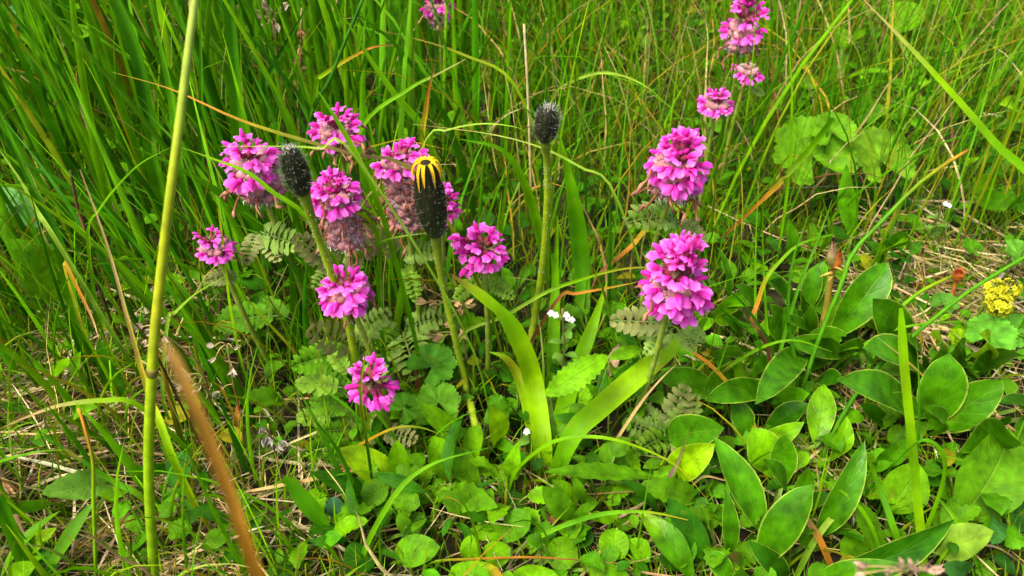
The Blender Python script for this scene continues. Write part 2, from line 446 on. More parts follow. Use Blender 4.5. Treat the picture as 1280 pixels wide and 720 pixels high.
# --- fine wiry grass with browning tips, mostly on the right and behind
def fine_grass():
    x, y, px, py = field(44000, -1.2, 1.35, .05, 2.1)
    dens = np.where(px > 560, .95, .40)
    dens = np.where((px < 560) & (py > 400), .95, dens)
    dens = np.where((px > 470) & (px < 800) & (py > 330), .26, dens)
    dens = np.where(inside_leafy(px, py) & ~((px < 560) & (py > 560)), .19, dens)
    dens = np.where(y < .15, .3, dens)
    dens = np.where(y > 1.15, dens * .45, dens) * np.where(py < 340, clump(x + .5, y) * np.where(px > 560, .78, 1), 1)
    x, y, px, py = keep(R.random(len(x)) < dens, x, y, px, py); n = len(x)
    h = R.uniform(.06, .20, n) * np.where(y < .46, .65, 1) * np.where(y < .32, .7, 1)
    az = np.where(px > 1080, R.normal(.6, .8, n), R.uniform(-3.14, 3.14, n))
    lean = np.abs(R.normal(.45, .28, n)).clip(.05, 1.1); curl = R.uniform(0, 2.2, n)
    P = strand_paths(x, y, ground_z(x, y), h, az, lean, curl, 7)
    P = P[~hides(P)]; n = len(P)
    wd = R.uniform(.0009, .0022, n)
    low = P[:, 0, 1] < .34
    cA = pick([GREEN, BRIGHT, OLIVE, DARK], n, [5, 3, 2, 2]); cA[low] = pick([BRIGHT, LIME, GREEN, OLIVE], n, [3, 3, 3, 1])[low]; cB = pick([GREEN, BRIGHT, OLIVE, ORANGE, TAN, BROWN, YELLOW], n, [4, 3.5, 2, 1.3, 1.0, 1.1, .9])
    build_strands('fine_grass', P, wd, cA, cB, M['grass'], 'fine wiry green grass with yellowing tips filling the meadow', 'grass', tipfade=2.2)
fine_grass()
# --- dead strands standing or leaning in the sward
def dead_grass():
    x, y, px, py = field(5200, -1.2, 1.3, .1, 1.8)
    dens = np.where(inside_leafy(px, py), .06, np.where(px > 560, .62, .3))
    x, y, px, py = keep(R.random(len(x)) < dens, x, y, px, py); n = len(x)
    h = R.uniform(.05, .17, n) * np.where(y < .46, .6, 1)
    P = strand_paths(x, y, ground_z(x, y), h, R.uniform(-3.14, 3.14, n), np.abs(R.normal(.7, .3, n)).clip(.1, 1.25), R.uniform(0, 2, n), 7)
    P += np.cumsum(R.normal(0, .0016, P.shape), 1)
    P[..., 2] = np.maximum(P[..., 2], .001)
    P = P[~hides(P)]; n = len(P)
    build_strands('dead_grass', P, R.uniform(.0009, .0024, n), pick([TAN, OLIVE, BROWN], n, [2, 2, 1]), pick([TAN, BROWN, ORANGE, STRAW], n, [3, 2.5, 1.5, 1.5]), M['dry'], 'brown and tan withered grass strands among the green blades', 'dead grass')
dead_grass()
# --- straw litter lying on the soil, in patches
def straw():
    xs, ys, zs = [], [], []
    patches = [(60, 560, .06, 247), (40, 600, .05, 150), (140, 520, .04, 97), (205, 425, .03, 127), (285, 680, .035, 247), (170, 660, .04, 90), (250, 480, .03, 45), (1195, 400, .05, 322), (1250, 400, .05, 225), (1150, 375, .03, 97), (980, 470, .03, 67), (1060, 570, .04, 90),
               (730, 700, .03, 82), (690, 640, .03, 45), (900, 700, .04, 52), (600, 600, .05, 30), (430, 700, .04, 45), (1180, 330, .06, 112), (1230, 610, .03, 45), (330, 600, .05, 30)]
    for a, b, s, k in patches:
        c = at_z(a, b, 0); xs.append(R.normal(c[0], s, k)); ys.append(R.normal(c[1], s * .8, k)); zs.append(R.uniform(.0, .010, k))
    k = 500
    xs.append(R.uniform(-1.1, 1.1, k)); ys.append(R.uniform(.05, 1.5, k)); zs.append(R.uniform(0, .02, k))
    x, y, z = map(np.concatenate, (xs, ys, zs)); n = len(x)
    L = R.uniform(.025, .085, n); az = R.normal(.5, 1.0, n) + np.where(R.random(n) < .3, 1.5, 0); t = np.linspace(-.5, .5, 5)[None]
    bow = R.normal(0, .12, n)[:, None] * (t ** 2 - .1)
    tilt = R.normal(0, .16, n)[:, None]
    P = np.stack([x[:, None] + L[:, None] * (t * np.sin(az)[:, None] + bow * np.cos(az)[:, None]), y[:, None] + L[:, None] * (t * np.cos(az)[:, None] - bow * np.sin(az)[:, None]), z[:, None] + ground_z(x, y)[:, None] + .003 + L[:, None] * t * tilt], -1)
    P[..., 2] = np.maximum(P[..., 2], .001)
    P = P[~hides(P, .8)]; n = len(P)
    c = pick([STRAW, TAN, BROWN, (.58, .50, .30)], n, [5, 4, 1.0, 1.5])
    build_strands('straw_litter', P, .0006 + .0016 * R.random(n) ** 2.2, c, c * R.uniform(.8, 1.15, (n, 1)), M['dry'], 'tan dry straw lying in loose patches on the soil', 'straw', prof=np.array([.5, 1, 1, .9, .35]), fold=.15)
straw()
# --- moss
def moss():
    n = 60000
    x = R.uniform(-.75, .75, n); y = R.uniform(.12, .95, n)
    m = np.sin(x * 31 + 2) * np.sin(y * 27) + R.normal(0, .6, n) > -.5
    x, y = x[m], y[m]; n = len(x)
    P = strand_paths(x, y, ground_z(x, y) - .002, R.uniform(.008, .032, n), R.uniform(-3.14, 3.14, n), R.uniform(.1, .9, n), R.uniform(0, 1, n), 4)
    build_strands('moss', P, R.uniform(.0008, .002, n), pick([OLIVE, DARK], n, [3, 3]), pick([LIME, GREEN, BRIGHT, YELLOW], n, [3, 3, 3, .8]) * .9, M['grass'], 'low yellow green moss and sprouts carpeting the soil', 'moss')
moss()
# --- ground cover of tiny leaves
def ground_cover():
    n = 14000
    x, y, px, py = field(n, -.9, .95, .12, 1.3)
    dens = np.where(inside_leafy(px, py), .95, np.where(px > 560, .7, .45)); dens = np.where((px < 330) & (py > 420), .35, dens)
    x, y, px, py = keep(R.random(n) < dens, x, y, px, py); n = len(x)
    z = ground_z(x, y) + R.uniform(.003, .024, n)
    az = R.uniform(-3.14, 3.14, n); L = R.uniform(.006, .017, n); t = np.linspace(0, 1, 6)[None]
    rise = R.normal(.15, .35, n)[:, None]
    P = np.stack([x[:, None] + L[:, None] * t * np.sin(az)[:, None], y[:, None] + L[:, None] * t * np.cos(az)[:, None], z[:, None] + L[:, None] * (t * rise - .3 * t ** 2)], -1)
    ok = ~hides(P, .6); P, az, L, z = P[ok], az[ok], L[ok], z[ok]; n = len(P)
    # flat little leaves: face up
    c = pick([HERB, GREEN, BRIGHT, DARK, OLIVE], n, [3, 4, 1, 5, .5])
    T = P[:, -1] - P[:, 0]
    mb_name = 'ground_cover'
    N, K = P.shape[:2]
    side = np.stack([np.cos(az), -np.sin(az), R.normal(0, .3, n)], -1)[:, None, None]
    u = np.array([-1., 0, 1.]); pr = np.array([.12, .7, 1, .97, .7, .06])
    wd = (L * R.uniform(.45, .95, n))[:, None] * pr[None] * .5
    V = P[:, :, None] + side * u[None, None, :, None] * wd[:, :, None, None]
    V[..., 2] += np.abs(u)[None, None, :] * wd[:, :, None] * .25
    base = (np.arange(N) * K * 3)[:, None, None, None]
    Fq = (base + np.arange(K - 1)[None, :, None, None] * 3 + np.arange(2)[None, None, :, None] + np.array([0, 1, 4, 3])).reshape(-1, 4)
    me = bpy.data.meshes.new(mb_name)
    me.vertices.add(N * K * 3); me.vertices.foreach_set('co', V.astype(np.float32).ravel())
    me.loops.add(Fq.size); me.loops.foreach_set('vertex_index', Fq.astype(np.int32).ravel())
    me.polygons.add(len(Fq)); me.polygons.foreach_set('loop_start', np.arange(0, Fq.size, 4, dtype=np.int32))
    me.update(calc_edges=True)
    UV = np.stack(np.broadcast_arrays(u[None, None, :], np.linspace(0, 1, K)[None, :, None] + np.zeros((N, 1, 1))), -1)
    put_attr(me, np.repeat(c[:, None], K * 3, 1).reshape(-1, 3), UV.reshape(-1, 2))
    tag(link(mb_name, me, M['herb']), 'carpet of tiny green leaves growing close to the soil', 'ground cover', kind='stuff')
ground_cover()

# ================================================================== louseworts: pink whorled flowers on ferny stems
MAG = (.60, .025, .36); PINK = (.74, .10, .56); DEEP = (.28, .008, .10); LILAC = (.80, .24, .68)
def floret_mesh(k):
    mb = MB(); j = lambda s=.15: R.normal(0, s)
    # calyx: ribbed reddish ovoid
    p = np.array([[0, 0, 0], [1.4, 0, .1], [3.4, 0, .3], [4.8, 0, .5], [5.6, 0, .6]]); add_tube(mb, p, [.6, 1.6, 1.7, 1.1, .6], [(.16, .15, .05), (.26, .04, .07), (.22, .03, .06)], 6)
    # corolla tube
    bend = .5 + j(.25)
    p = np.array([[4.6, 0, .5], [6.2, 0, 1.0 + bend * .4], [7.8, 0, 1.4 + bend]]); add_tube(mb, p, [.75, .95, 1.2], [DEEP, MAG], 6)
    # hooded upper lip
    g = smooth_path(np.array([[7.0, 0, 1.2 + bend], [8.6, 0, 3.0 + bend + j()], [10.8, 0, 3.4 + bend + j()], [12.4, 0, 2.2 + bend + j(.3)]]), 6)
    hw = np.array([.8, 1.0, 1.1, 1.05, .85, .35]); hh = np.array([.9, 1.3, 1.5, 1.5, 1.2, .5]); th = np.linspace(0, math.pi, 6); t = tangents(g)
    V = np.array([[g[i] + np.array([-t[i][2], 0, t[i][0]]) * (math.sin(a) - .75) * hh[i] + np.array([0, 1, 0]) * math.cos(a) * hw[i] for a in th] for i in range(6)])
    f = [(i * 6 + q, i * 6 + q + 1, (i + 1) * 6 + q + 1, (i + 1) * 6 + q) for i in range(5) for q in range(5)]
    mb.add(V.reshape(-1, 3), f, np.repeat(ramp([DEEP, MAG, MAG, PINK], np.linspace(0, 1, 6)), 6, 0))
    # three-lobed lower lip
    dr = -.6 + j(.35)
    for sy, ln, wd in ((0, 5.0, 3.0), (1, 5.8, 3.9), (-1, 5.8, 3.9)):
        d = unit([1.0 - .22 * abs(sy), sy * .85 + j(.18), dr + .16 * abs(sy) + j(.2)])
        b = np.array([7.0, sy * .4, .9 + bend * .6])
        add_leaf(mb, b, b + d * ln, wd, (.55, sy * -.1, 1), PINK, shape='oval', arch=.14, fold=-.3, wave=.35, nu=6, nv=4, tipcol=LILAC)
    for c in mb.c: pass
    me_v = [v * .001 for v in mb.v]; mb.v = me_v
    return mb.mesh('floret')
def dry_floret_mesh(k):
    mb = MB(); q = R.normal(0, 1.1, (6, 3)) * np.array([[0, 0, 0]] + [[.7, 1, .9]] * 5)
    p = smooth_path(np.array([[0, 0, 0], [2.5, 0, 1.0], [5.5, 0, 1.4], [8, 0, -.4], [9.5, 0, -3], [10, 0, -5.5]]) + q, 11)
    add_tube(mb, p * .001, np.array([.9, .8, .45, .4, .55, .38, .5, .35, .8, .7, .2]) * .001, [(.20, .08, .05), (.36, .14, .05), (.22, .07, .03), (.40, .19, .10), (.2, .08, .05)], 4)
    return mb.mesh('dry_floret')
def bud_floret_mesh():
    mb = MB(); p = np.array([[0, 0, 0], [1.5, 0, .2], [3.5, 0, .6], [5.2, 0, 1.2], [6.2, 0, 1.4]])
    add_tube(mb, p * .001, np.array([.6, 1.5, 1.5, 1.2, .3]) * .001, [(.2, .06, .06), DEEP, MAG, MAG], 7)
    return mb.mesh('bud')
def calyx_mesh():
    mb = MB(); p = np.array([[0, 0, 0], [1.2, 0, .2], [3.2, 0, .8], [5, 0, 1.2], [6.4, 0, 1.2]]) * .001
    add_tube(mb, p, np.array([.7, 1.9, 2.2, 1.7, .7]) * .001, [(.22, .15, .07), (.36, .20, .18), (.42, .19, .22), (.36, .15, .14)], 8)
    rts, drs = [], []
    for i in range(46):
        a = R.uniform(0, 6.28); t = R.uniform(.2, .9); d = np.array([.25, math.cos(a), math.sin(a)]); rts.append(np.array([t * 6.0, 0, t * 1.1]) * .001 + d * .0017); drs.append(d)
    add_hairs(mb, rts, drs, .0016, .00022, [(.6, .5, .45), (.7, .62, .58)])
    return mb.mesh('calyx')
def pinnate_mesh(n, col, tip):
    """ferny leaf, unit length along +x, facing +z"""
    mb = MB(); x = np.linspace(0, 1, 12); sag = lambda t: .10 * np.sin(t * 2.2) - .22 * t ** 2.2
    ctr = np.stack([x, np.zeros(12), sag(x)], 1)
    add_tube(mb, ctr, np.linspace(.018, .006, 12), [(.2, .30, .08), col], 4)
    for i in range(n):
        t = .16 + .82 * i / (n - 1); L = .30 * math.sin(math.pi * (t * .86 + .08)) ** .7 * R.uniform(.9, 1.1)
        c = np.asarray(col) * R.uniform(.85, 1.15); c = c * (1 - t * .5) + np.asarray(tip) * t * .5
        for s in (-1, 1):
            b = np.array([t, 0, sag(t)]); d = unit([.45, s, .10 + R.normal(0, .12)])
            add_leaf(mb, b, b + d * L, .82 / n * 1.55, (0, 0, 1), c, shape='oval', arch=.12, fold=.2, teeth=3, nu=7, nv=2, wave=.1)
    return mb.mesh('leaf')
FLORET = [floret_mesh(i) for i in range(12)]
DRYF = [dry_floret_mesh(i) for i in range(5)]
BUD = bud_floret_mesh()
CALYX = [calyx_mesh() for i in range(3)]
PINN = [pinnate_mesh(9, FERN, (.19, .28, .045)), pinnate_mesh(8, (.14, .28, .015), (.16, .28, .02)), pinnate_mesh(8, (.20, .26, .07), (.23, .20, .07)), pinnate_mesh(10, (.095, .26, .006), (.10, .27, .006))]
def frame(x, up, loc, scale):
    """matrix with local +x along x and local +z near up"""
    x = unit(x); z = np.asarray(up, float); z = unit(z - x * np.dot(z, x)); y = np.cross(z, x)
    m = Matrix(((x[0], y[0], z[0], loc[0]), (x[1], y[1], z[1], loc[1]), (x[2], y[2], z[2], loc[2]), (0, 0, 0, 1)))
    return m @ Matrix.Diagonal((scale, scale, scale, 1))
def lousewort(i, label, rows, faded=0, dry=0, lean=(0, .015), ferns=(), bare_top=True, low=(), droop=-12, top=62, gap=None, top_buds=True, half=None):
    px, py, z, wpx, hpx = HEADS[i]
    C = at_z(px, py, z); d = float(depth(C)); Rr = .5 * wpx * d / F; hh = max(.16 * wpx, (hpx - .72 * wpx) / .82) * d / F
    base = np.array([C[0] + lean[0], C[1] + lean[1], 0]); base[2] = ground_z(base[0], base[1])
    root = thing('lousewort', base, label, 'flower', 'pink louseworts flowering in the grass')
    axis = unit(np.array([-lean[0], -lean[1], z * 1.0]))
    fz = faded * d / F * 1.2
    bottom = C - axis * (hh * .5 + fz)
    top_p = C + axis * hh * .42
    mb = MB()
    mid = (base + bottom) / 2 + np.array([R.normal(0, .002), R.normal(0, .002), 0])
    path = smooth_path([base - np.array([0, 0, .004]), mid, bottom, C], 12)
    add_tube(mb, path, np.linspace(.0017, .0013, 12), [(.20, .29, .02), (.23, .32, .03), (.24, .19, .08)], 7)
    rt = [path[int(k)] + R.normal(0, .0012, 3) for k in R.uniform(2, 11, 60)]
    add_hairs(mb, rt, R.normal(0, 1, (60, 3)) * np.array([1, 1, .2]), .0018, .0002, [(.5, .5, .4)])
    link('stem', mb.mesh('stem', base), M['stem'], root)
    # spike axis
    mb = MB(); add_tube(mb, np.array([bottom - axis * .002, C - axis * hh * .2, C + axis * hh * .15, top_p]), [.0014, .0018, .0018, .0010], [(.2, .2, .07), (.24, .07, .07), (.3, .03, .12)], 8)
    nb = 10
    for q in range(nb):                                    # small ferny bracts tucked between the flowers
        a = q * 2.4; b = bottom + axis * (hh * .9 + fz) * (q / nb); o = np.array([math.cos(a), math.sin(a), .25])
        add_leaf(mb, b, b + o * Rr * R.uniform(.35, .6), Rr * .22, (0, 0, 1), (.17, .15, .07), shape='lance', teeth=4, nv=2, arch=.2)
    hd = link('flower_head', mb.mesh('flower_head', C), M['fern'], root, C - base)
    rel = lambda p: p - C
    sc = Rr / .0120
    # fresh florets
    for r in range(rows):
        f = (r / max(1, rows - 1)); zz = (-.5 + .92 * f) * hh
        el = math.radians(droop + (top - droop) * f ** 1.25)
        k = int(round(10 - 4 * f)) if rows > 1 else 8
        s = sc * (1.0 - .22 * f ** 2)
        for q in range(k):
            a = (q + .5 * (r % 2)) / k * 2 * math.pi + R.normal(0, .13)
            if half is not None and math.cos(a - half) < -.2: continue
            if R.random() < .07: continue
            o = np.array([math.cos(a) * math.cos(el), math.sin(a) * math.cos(el), math.sin(el) + R.normal(0, .17)])
            p = C + axis * (zz + R.normal(0, .05) * hh / rows) + o * .08 * Rr
            link('floret', FLORET[R.integers(len(FLORET))], M['petal'], hd, mtx=frame(o, axis + R.normal(0, .28, 3), rel(p), s * R.uniform(.78, 1.08)))
    if top_buds:
        for q in range(6):
            a = q * 1.05 + .3; o = np.array([math.cos(a) * .8, math.sin(a) * .8, 1])
            link('bud', BUD, M['petal'], hd, mtx=frame(o, (math.cos(a + 1), math.sin(a + 1), .2), rel(top_p - axis * .001), sc * R.uniform(.55, .8)))
    # faded calyces and shrivelled corollas below
    if faded:
        nr = max(1, int(fz / .0052) + 1)
        for r in range(nr):
            zc = C - axis * (hh * .46 + fz * (r + .3) / nr)
            for q in range(7):
                a = (q + .5 * (r % 2)) / 7 * 6.283 + R.normal(0, .12); o = np.array([math.cos(a), math.sin(a), .25])
                link('calyx', CALYX[R.integers(3)], M['dry'], hd, mtx=frame(o, (0, 0, 1), rel(zc + o * .0014), sc * R.uniform(1.05, 1.4)))
    for q in range(dry):
        a = R.uniform(math.pi * .85, math.pi * 2.15); o = np.array([math.cos(a), math.sin(a), R.uniform(-.3, .35)])
        p = C - axis * (hh * .40 + fz * R.uniform(0, 1)) + o * .003
        link('withered_floret', DRYF[R.integers(5)], M['dry'], hd, mtx=frame(o, (0, 0, 1), rel(p), sc * R.uniform(.8, 1.2)))
    for (lx, ly, a_) in low:                              # a few florets of a lower whorl: px offset from head, azimuth
        p = at_y(px + lx, py + ly, C[1] + math.sin(a_) * .006); o = np.array([math.cos(a_), math.sin(a_), -.15])
        link('floret', FLORET[R.integers(len(FLORET))], M['petal'], hd, mtx=frame(o, (0, 0, 1), rel(p - unit(o) * .010 * sc), sc * .95))
    # ferny leaves: base px, tip px, depth offset of tip towards camera, kind
    for (bx_, by_, tx, ty, dy, kind) in ferns:
        yb = base[1] - .002
        b = at_y(bx_, by_, yb); t = at_y(tx, ty, yb + dy)
        b = b if b[2] > .006 else at_z(bx_, by_, .006); t = t if t[2] > .02 else at_z(tx, ty, .02)
        L = np.linalg.norm(t - b)
        link('leaf', PINN[kind], M['fern'], root, mtx=frame(t - b, np.array([0, -.75, 1.0]) + R.normal(0, .15, 3), b - base, L))
    return root
lousewort(0, 'lousewort with wide pink dome over faded whorls beside the tilted dark hairy bud', 3, faded=52, dry=10, lean=(.012, .012), droop=-16, top=30, top_buds=False,
          ferns=((322, 290, 308, 325, -.02, 2), (326, 290, 370, 305, -.02, 0), (330, 292, 345, 322, -.02, 2), (352, 395, 270, 402, -.01, 3), (365, 400, 325, 375, .01, 3)))
lousewort(13, 'short lousewort with few pink florets behind a yellow green stalk', 2, faded=14, dry=3, lean=(.012, .01), droop=-10, top=25, top_buds=False, ferns=((300, 345, 260, 350, -.01, 2),))
lousewort(1, 'lousewort with pink flowers rising directly behind the middle one of the clump', 2, faded=26, dry=12, lean=(.004, .012), droop=-6, top=34, top_buds=False)
lousewort(2, 'middle lousewort of the clump, spiky pink flowers above brown withered ones', 3, faded=72, dry=26, lean=(.006, .012), droop=-12, top=46,
          ferns=((425, 335, 375, 300, -.01, 2), (425, 335, 395, 355, -.02, 0), (430, 340, 470, 300, .0, 2)))
lousewort(3, 'low lousewort crossed by the hairy stem of a closed bud', 3, faded=12, dry=4, lean=(.01, .02), droop=-30, top=32, top_buds=False,
          ferns=((440, 432, 395, 415, -.02, 2), (445, 430, 480, 390, .0, 0), (440, 440, 370, 455, -.02, 3), (446, 445, 480, 470, -.02, 0), (445, 450, 400, 470, -.01, 1)))
lousewort(4, 'lousewort with pink crown over long brown faded spike touching the yellow tipped bud', 2, faded=92, dry=28, lean=(.0, .012), droop=-6, top=26, top_buds=False,
          ferns=((500, 318, 460, 290, -.01, 2), (502, 320, 545, 312, -.01, 0), (504, 415, 518, 462, -.03, 0), (506, 412, 552, 395, -.01, 0), (502, 412, 455, 418, -.01, 0), (500, 430, 470, 410, .01, 3), (505, 418, 478, 440, -.02, 1), (506, 330, 520, 372, -.02, 1)))
lousewort(5, 'lousewort with pink florets showing behind the yellow tipped bud', 3, lean=(.0, .015), droop=-15, top=45)
lousewort(6, 'small rounded pink lousewort without faded whorls by the yellow tipped bud', 3, faded=0, lean=(.0, .012), droop=-18, top=40, top_buds=False, low=((-38, -8, 3.3),),
          ferns=((603, 345, 640, 370, -.01, 1), (603, 345, 570, 372, -.01, 1)))
lousewort(7, 'lowest pink lousewort close to the ground, crossed by thin dark grass', 2, faded=0, lean=(.004, .02), droop=-32, top=38, top_buds=False,
          ferns=((440, 500, 385, 455, .02, 3), (430, 485, 372, 478, .0, 1), (440, 515, 390, 500, .0, 3), (445, 535, 400, 540, -.01, 3), (450, 530, 415, 510, .01, 1), (462, 560, 470, 520, .01, 2), (420, 520, 372, 522, .0, 1), (445, 555, 410, 572, -.02, 3), (455, 550, 430, 528, .0, 0), (440, 470, 412, 440, .01, 1), (480, 540, 515, 548, -.01, 2), (425, 560, 385, 565, .0, 3)))
lousewort(8, 'lousewort with dense pink head above faded calyces and curled brown petals', 4, faded=44, dry=9, lean=(-.003, .02), droop=-26, top=66, low=((22, 44, 5.4), (30, 30, 5.9)),
          ferns=((848, 275, 790, 272, -.02, 0), (850, 275, 880, 300, -.015, 2), (846, 276, 830, 290, -.02, 1)))
lousewort(9, 'tallest fullest pink lousewort head standing over pale ferny leaves', 5, faded=14, dry=2, lean=(-.006, .022), droop=-28, top=70, low=((-36, 42, 3.4), (8, 64, 4.7), (36, 46, 5.7)),
          ferns=((842, 410, 808, 440, -.012, 0), (846, 412, 868, 438, -.012, 0), (840, 405, 770, 400, -.005, 2), (850, 402, 880, 425, -.01, 0), (838, 408, 800, 420, -.004, 0), (835, 540, 855, 490, -.01, 2), (832, 545, 870, 500, -.01, 0), (832, 545, 785, 530, -.01, 0), (833, 548, 800, 505, .01, 0), (834, 548, 800, 560, -.03, 1), (834, 548, 860, 560, -.03, 2)))
lousewort(10, 'pale pink lousewort standing at the back in thin grass', 3, faded=26, dry=6, lean=(.0, .01), droop=-15, top=62)
lousewort(12, 'few pale pink florets on short stalk under the back lousewort', 1, faded=4, dry=2, lean=(.0, .01), top_buds=False, ferns=((932, 110, 910, 100, -.005, 1), (935, 110, 955, 118, -.005, 0)))
lousewort(11, 'small half hidden pink lousewort deep in the thin grass', 2, faded=10, dry=2, lean=(.004, .01), droop=-5, top=40, top_buds=False)
HEADS.append((548, 6, .11, 40, 34))
lousewort(14, 'distant lousewort with one small pink head in the tall grass', 2, faded=24, dry=6, lean=(0, .01), droop=-10, top=45)

# ================================================================== hawkbits: dark hairy buds on rough stems
def hawkbit(label, pts, y0, y1, tip, wpx, petals=0, tilt=(0, 0, 0), pale=0):
    """pts: stem pixels from ground up to bud base; tip: pixel of bud top"""
    n = len(pts); P = [at_y(a, b, y0 + (y1 - y0) * i / (n - 1)) for i, (a, b) in enumerate(pts)]; P = [p if p[2] > 0 else at_z(a, b, .004 + .02 * min(i, 1)) for i, (p, (a, b)) in enumerate(zip(P, pts))]
    T = at_y(tip[0], tip[1], y1 - .002); d = float(depth(P[-1])); r = .5 * wpx * d / F
    base = np.array([P[0][0], P[0][1], ground_z(P[0][0], P[0][1])]); P[0] = base - np.array([0, 0, .003])
    root = thing('hawkbit', base, label, 'flower bud', 'dark hairy flower buds on bare stems')
    path = smooth_path(P, 22); path = np.concatenate([path, [P[-1] + (T - P[-1]) * .12]])
    mb = MB(); rr = np.concatenate([np.linspace(.0024, .0017, 17), np.array([.0018, .0019, .0021, .0024, .003, r * .62])])
    add_tube(mb, path, rr, [(.24, .32, .012), (.25, .36, .008), (.25, .37, .010), (.09, .13, .01)], 9)
    st = link('stem', mb.mesh('stem', base), M['stem'], root)
    mb = MB(); rts, drs = [], []
    for q in range(420):
        k = R.uniform(0, len(path) - 1.01); i = int(k); p = path[i] + (path[i + 1] - path[i]) * (k - i); t = unit(path[i + 1] - path[i]); o = np.cross(t, unit(R.normal(0, 1, 3))); o = unit(o)
        rts.append(p + o * rr[i] * .9); drs.append(o)
    add_hairs(mb, rts, drs, .0011, .00026, [(.45, .5, .25), (.65, .65, .5)])
    o = link('hairs', mb.mesh('hairs', base), M['hair'], st); o['kind'] = 'stuff'
    # bud body
    ax = T - P[-1]; Lb = np.linalg.norm(ax); ax = ax / Lb
    a_ = unit(np.cross(ax, (0.2, 1, .1))); b_ = np.cross(ax, a_)
    prof_t = np.array([-.05, .08, .22, .42, .62, .8, .92, 1.0]); prof_r = np.array([.45, .70, .92, 1.0, .98, .90, .74, .40])
    mb = MB(); th = np.linspace(0, 6.283, 14, endpoint=False)
    V = np.array([[P[-1] + ax * Lb * t + (a_ * math.cos(x) + b_ * math.sin(x)) * r * q * .9 for x in th] for t, q in zip(prof_t, prof_r)])
    f = [(i * 14 + j, i * 14 + (j + 1) % 14, (i + 1) * 14 + (j + 1) % 14, (i + 1) * 14 + j) for i in range(7) for j in range(14)]; f.append(tuple(7 * 14 + j for j in range(14)))
    mb.add(V.reshape(-1, 3), f, (.014, .017, .006))
    bud = link('bud', mb.mesh('bud', P[-1]), M['stem'], root, P[-1] - base)
    for row, (nb, t0, t1, k) in enumerate(((13, .0, 1.0, 1.0), (9, -.03, .62, 1.07))):
        for q in range(nb):                              # overlapping dark bracts
            x = (q + .4 * row) / nb * 6.283; o = a_ * math.cos(x) + b_ * math.sin(x)
            tt = np.linspace(t0, t1, 7); pr = np.interp(tt, prof_t, prof_r) * r * k
            pa = np.array([P[-1] + ax * Lb * t + o * w_ for t, w_ in zip(tt, pr)])
            m2 = MB(); add_strip(m2, pa, np.array([.6, .9, 1, .95, .8, .5, .12]) * r * 2 * 3.3 / nb, o, [(.03, .045, .01), (.014, .017, .006), (.02, .022, .008)], fold=-.2)
            link('bract', m2.mesh('bract', P[-1]), M['stem'], bud)
    for q in range(petals):                              # yellow ray tips folded over the rim
        x = q / petals * 6.283 + R.normal(0, .06); o = a_ * math.cos(x) + b_ * math.sin(x); e = P[-1] + ax * Lb
        pa = smooth_path([e - ax * Lb * .02 + o * r * .2, e + ax * .0008 + o * r * .62, e - ax * Lb * .07 + o * r * .98, e - ax * Lb * R.uniform(.18, .32) + o * r * 1.06], 7)
        m2 = MB(); add_strip(m2, pa, np.array([.8, .8, .8, .75, .7, .5, .1]) * r * .30, ax + o, [(.75, .50, .01), (.78, .46, .01), (.6, .4, .02)], fold=.2)
        link('petal', m2.mesh('petal', P[-1]), M['petal'], bud)
    mb = MB(); rts, drs = [], []
    for q in range(420):
        t = R.uniform(.0, 1.0); x = R.uniform(0, 6.283); o = a_ * math.cos(x) + b_ * math.sin(x)
        if petals and t > .85: continue
        rts.append(P[-1] + ax * Lb * t + o * r * np.interp(t, prof_t, prof_r) * 1.0); drs.append(o + ax * .45)
    add_hairs(mb, rts, drs, .0027, .00020, [(.02, .02, .015), (.14, .15, .10), (.75, .75, .65)])
    if pale:
        rts = [P[-1] + ax * Lb * R.uniform(.92, 1.0) + (a_ * R.normal(0, .3) + b_ * R.normal(0, .3)) * r for q in range(90)]
        add_hairs(mb, rts, [ax] * 90, .002, .0003, [(.6, .6, .55), (.75, .75, .7)])
    o = link('hairs', mb.mesh('hairs', P[-1]), M['hair'], bud); o['kind'] = 'stuff'
hawkbit('tall dark hairy bud with yellow petal tips opening on rough green stem', [(604, 585), (596, 540), (582, 480), (566, 410), (552, 350), (544, 290)], .33, .315, (532, 203), 35, petals=11)
hawkbit('tilted closed dark hairy bud leaning in front of the lousewort clump', [(462, 580), (450, 500), (437, 410), (415, 345), (397, 295), (379, 240)], .31, .29, (360, 185), 29, pale=1)
hawkbit('small black hairy closed bud on thin stem in the open grass', [(655, 455), (668, 400), (679, 325), (684, 250), (684, 205), (681, 174)], .375, .35, (686, 134), 27, pale=1)

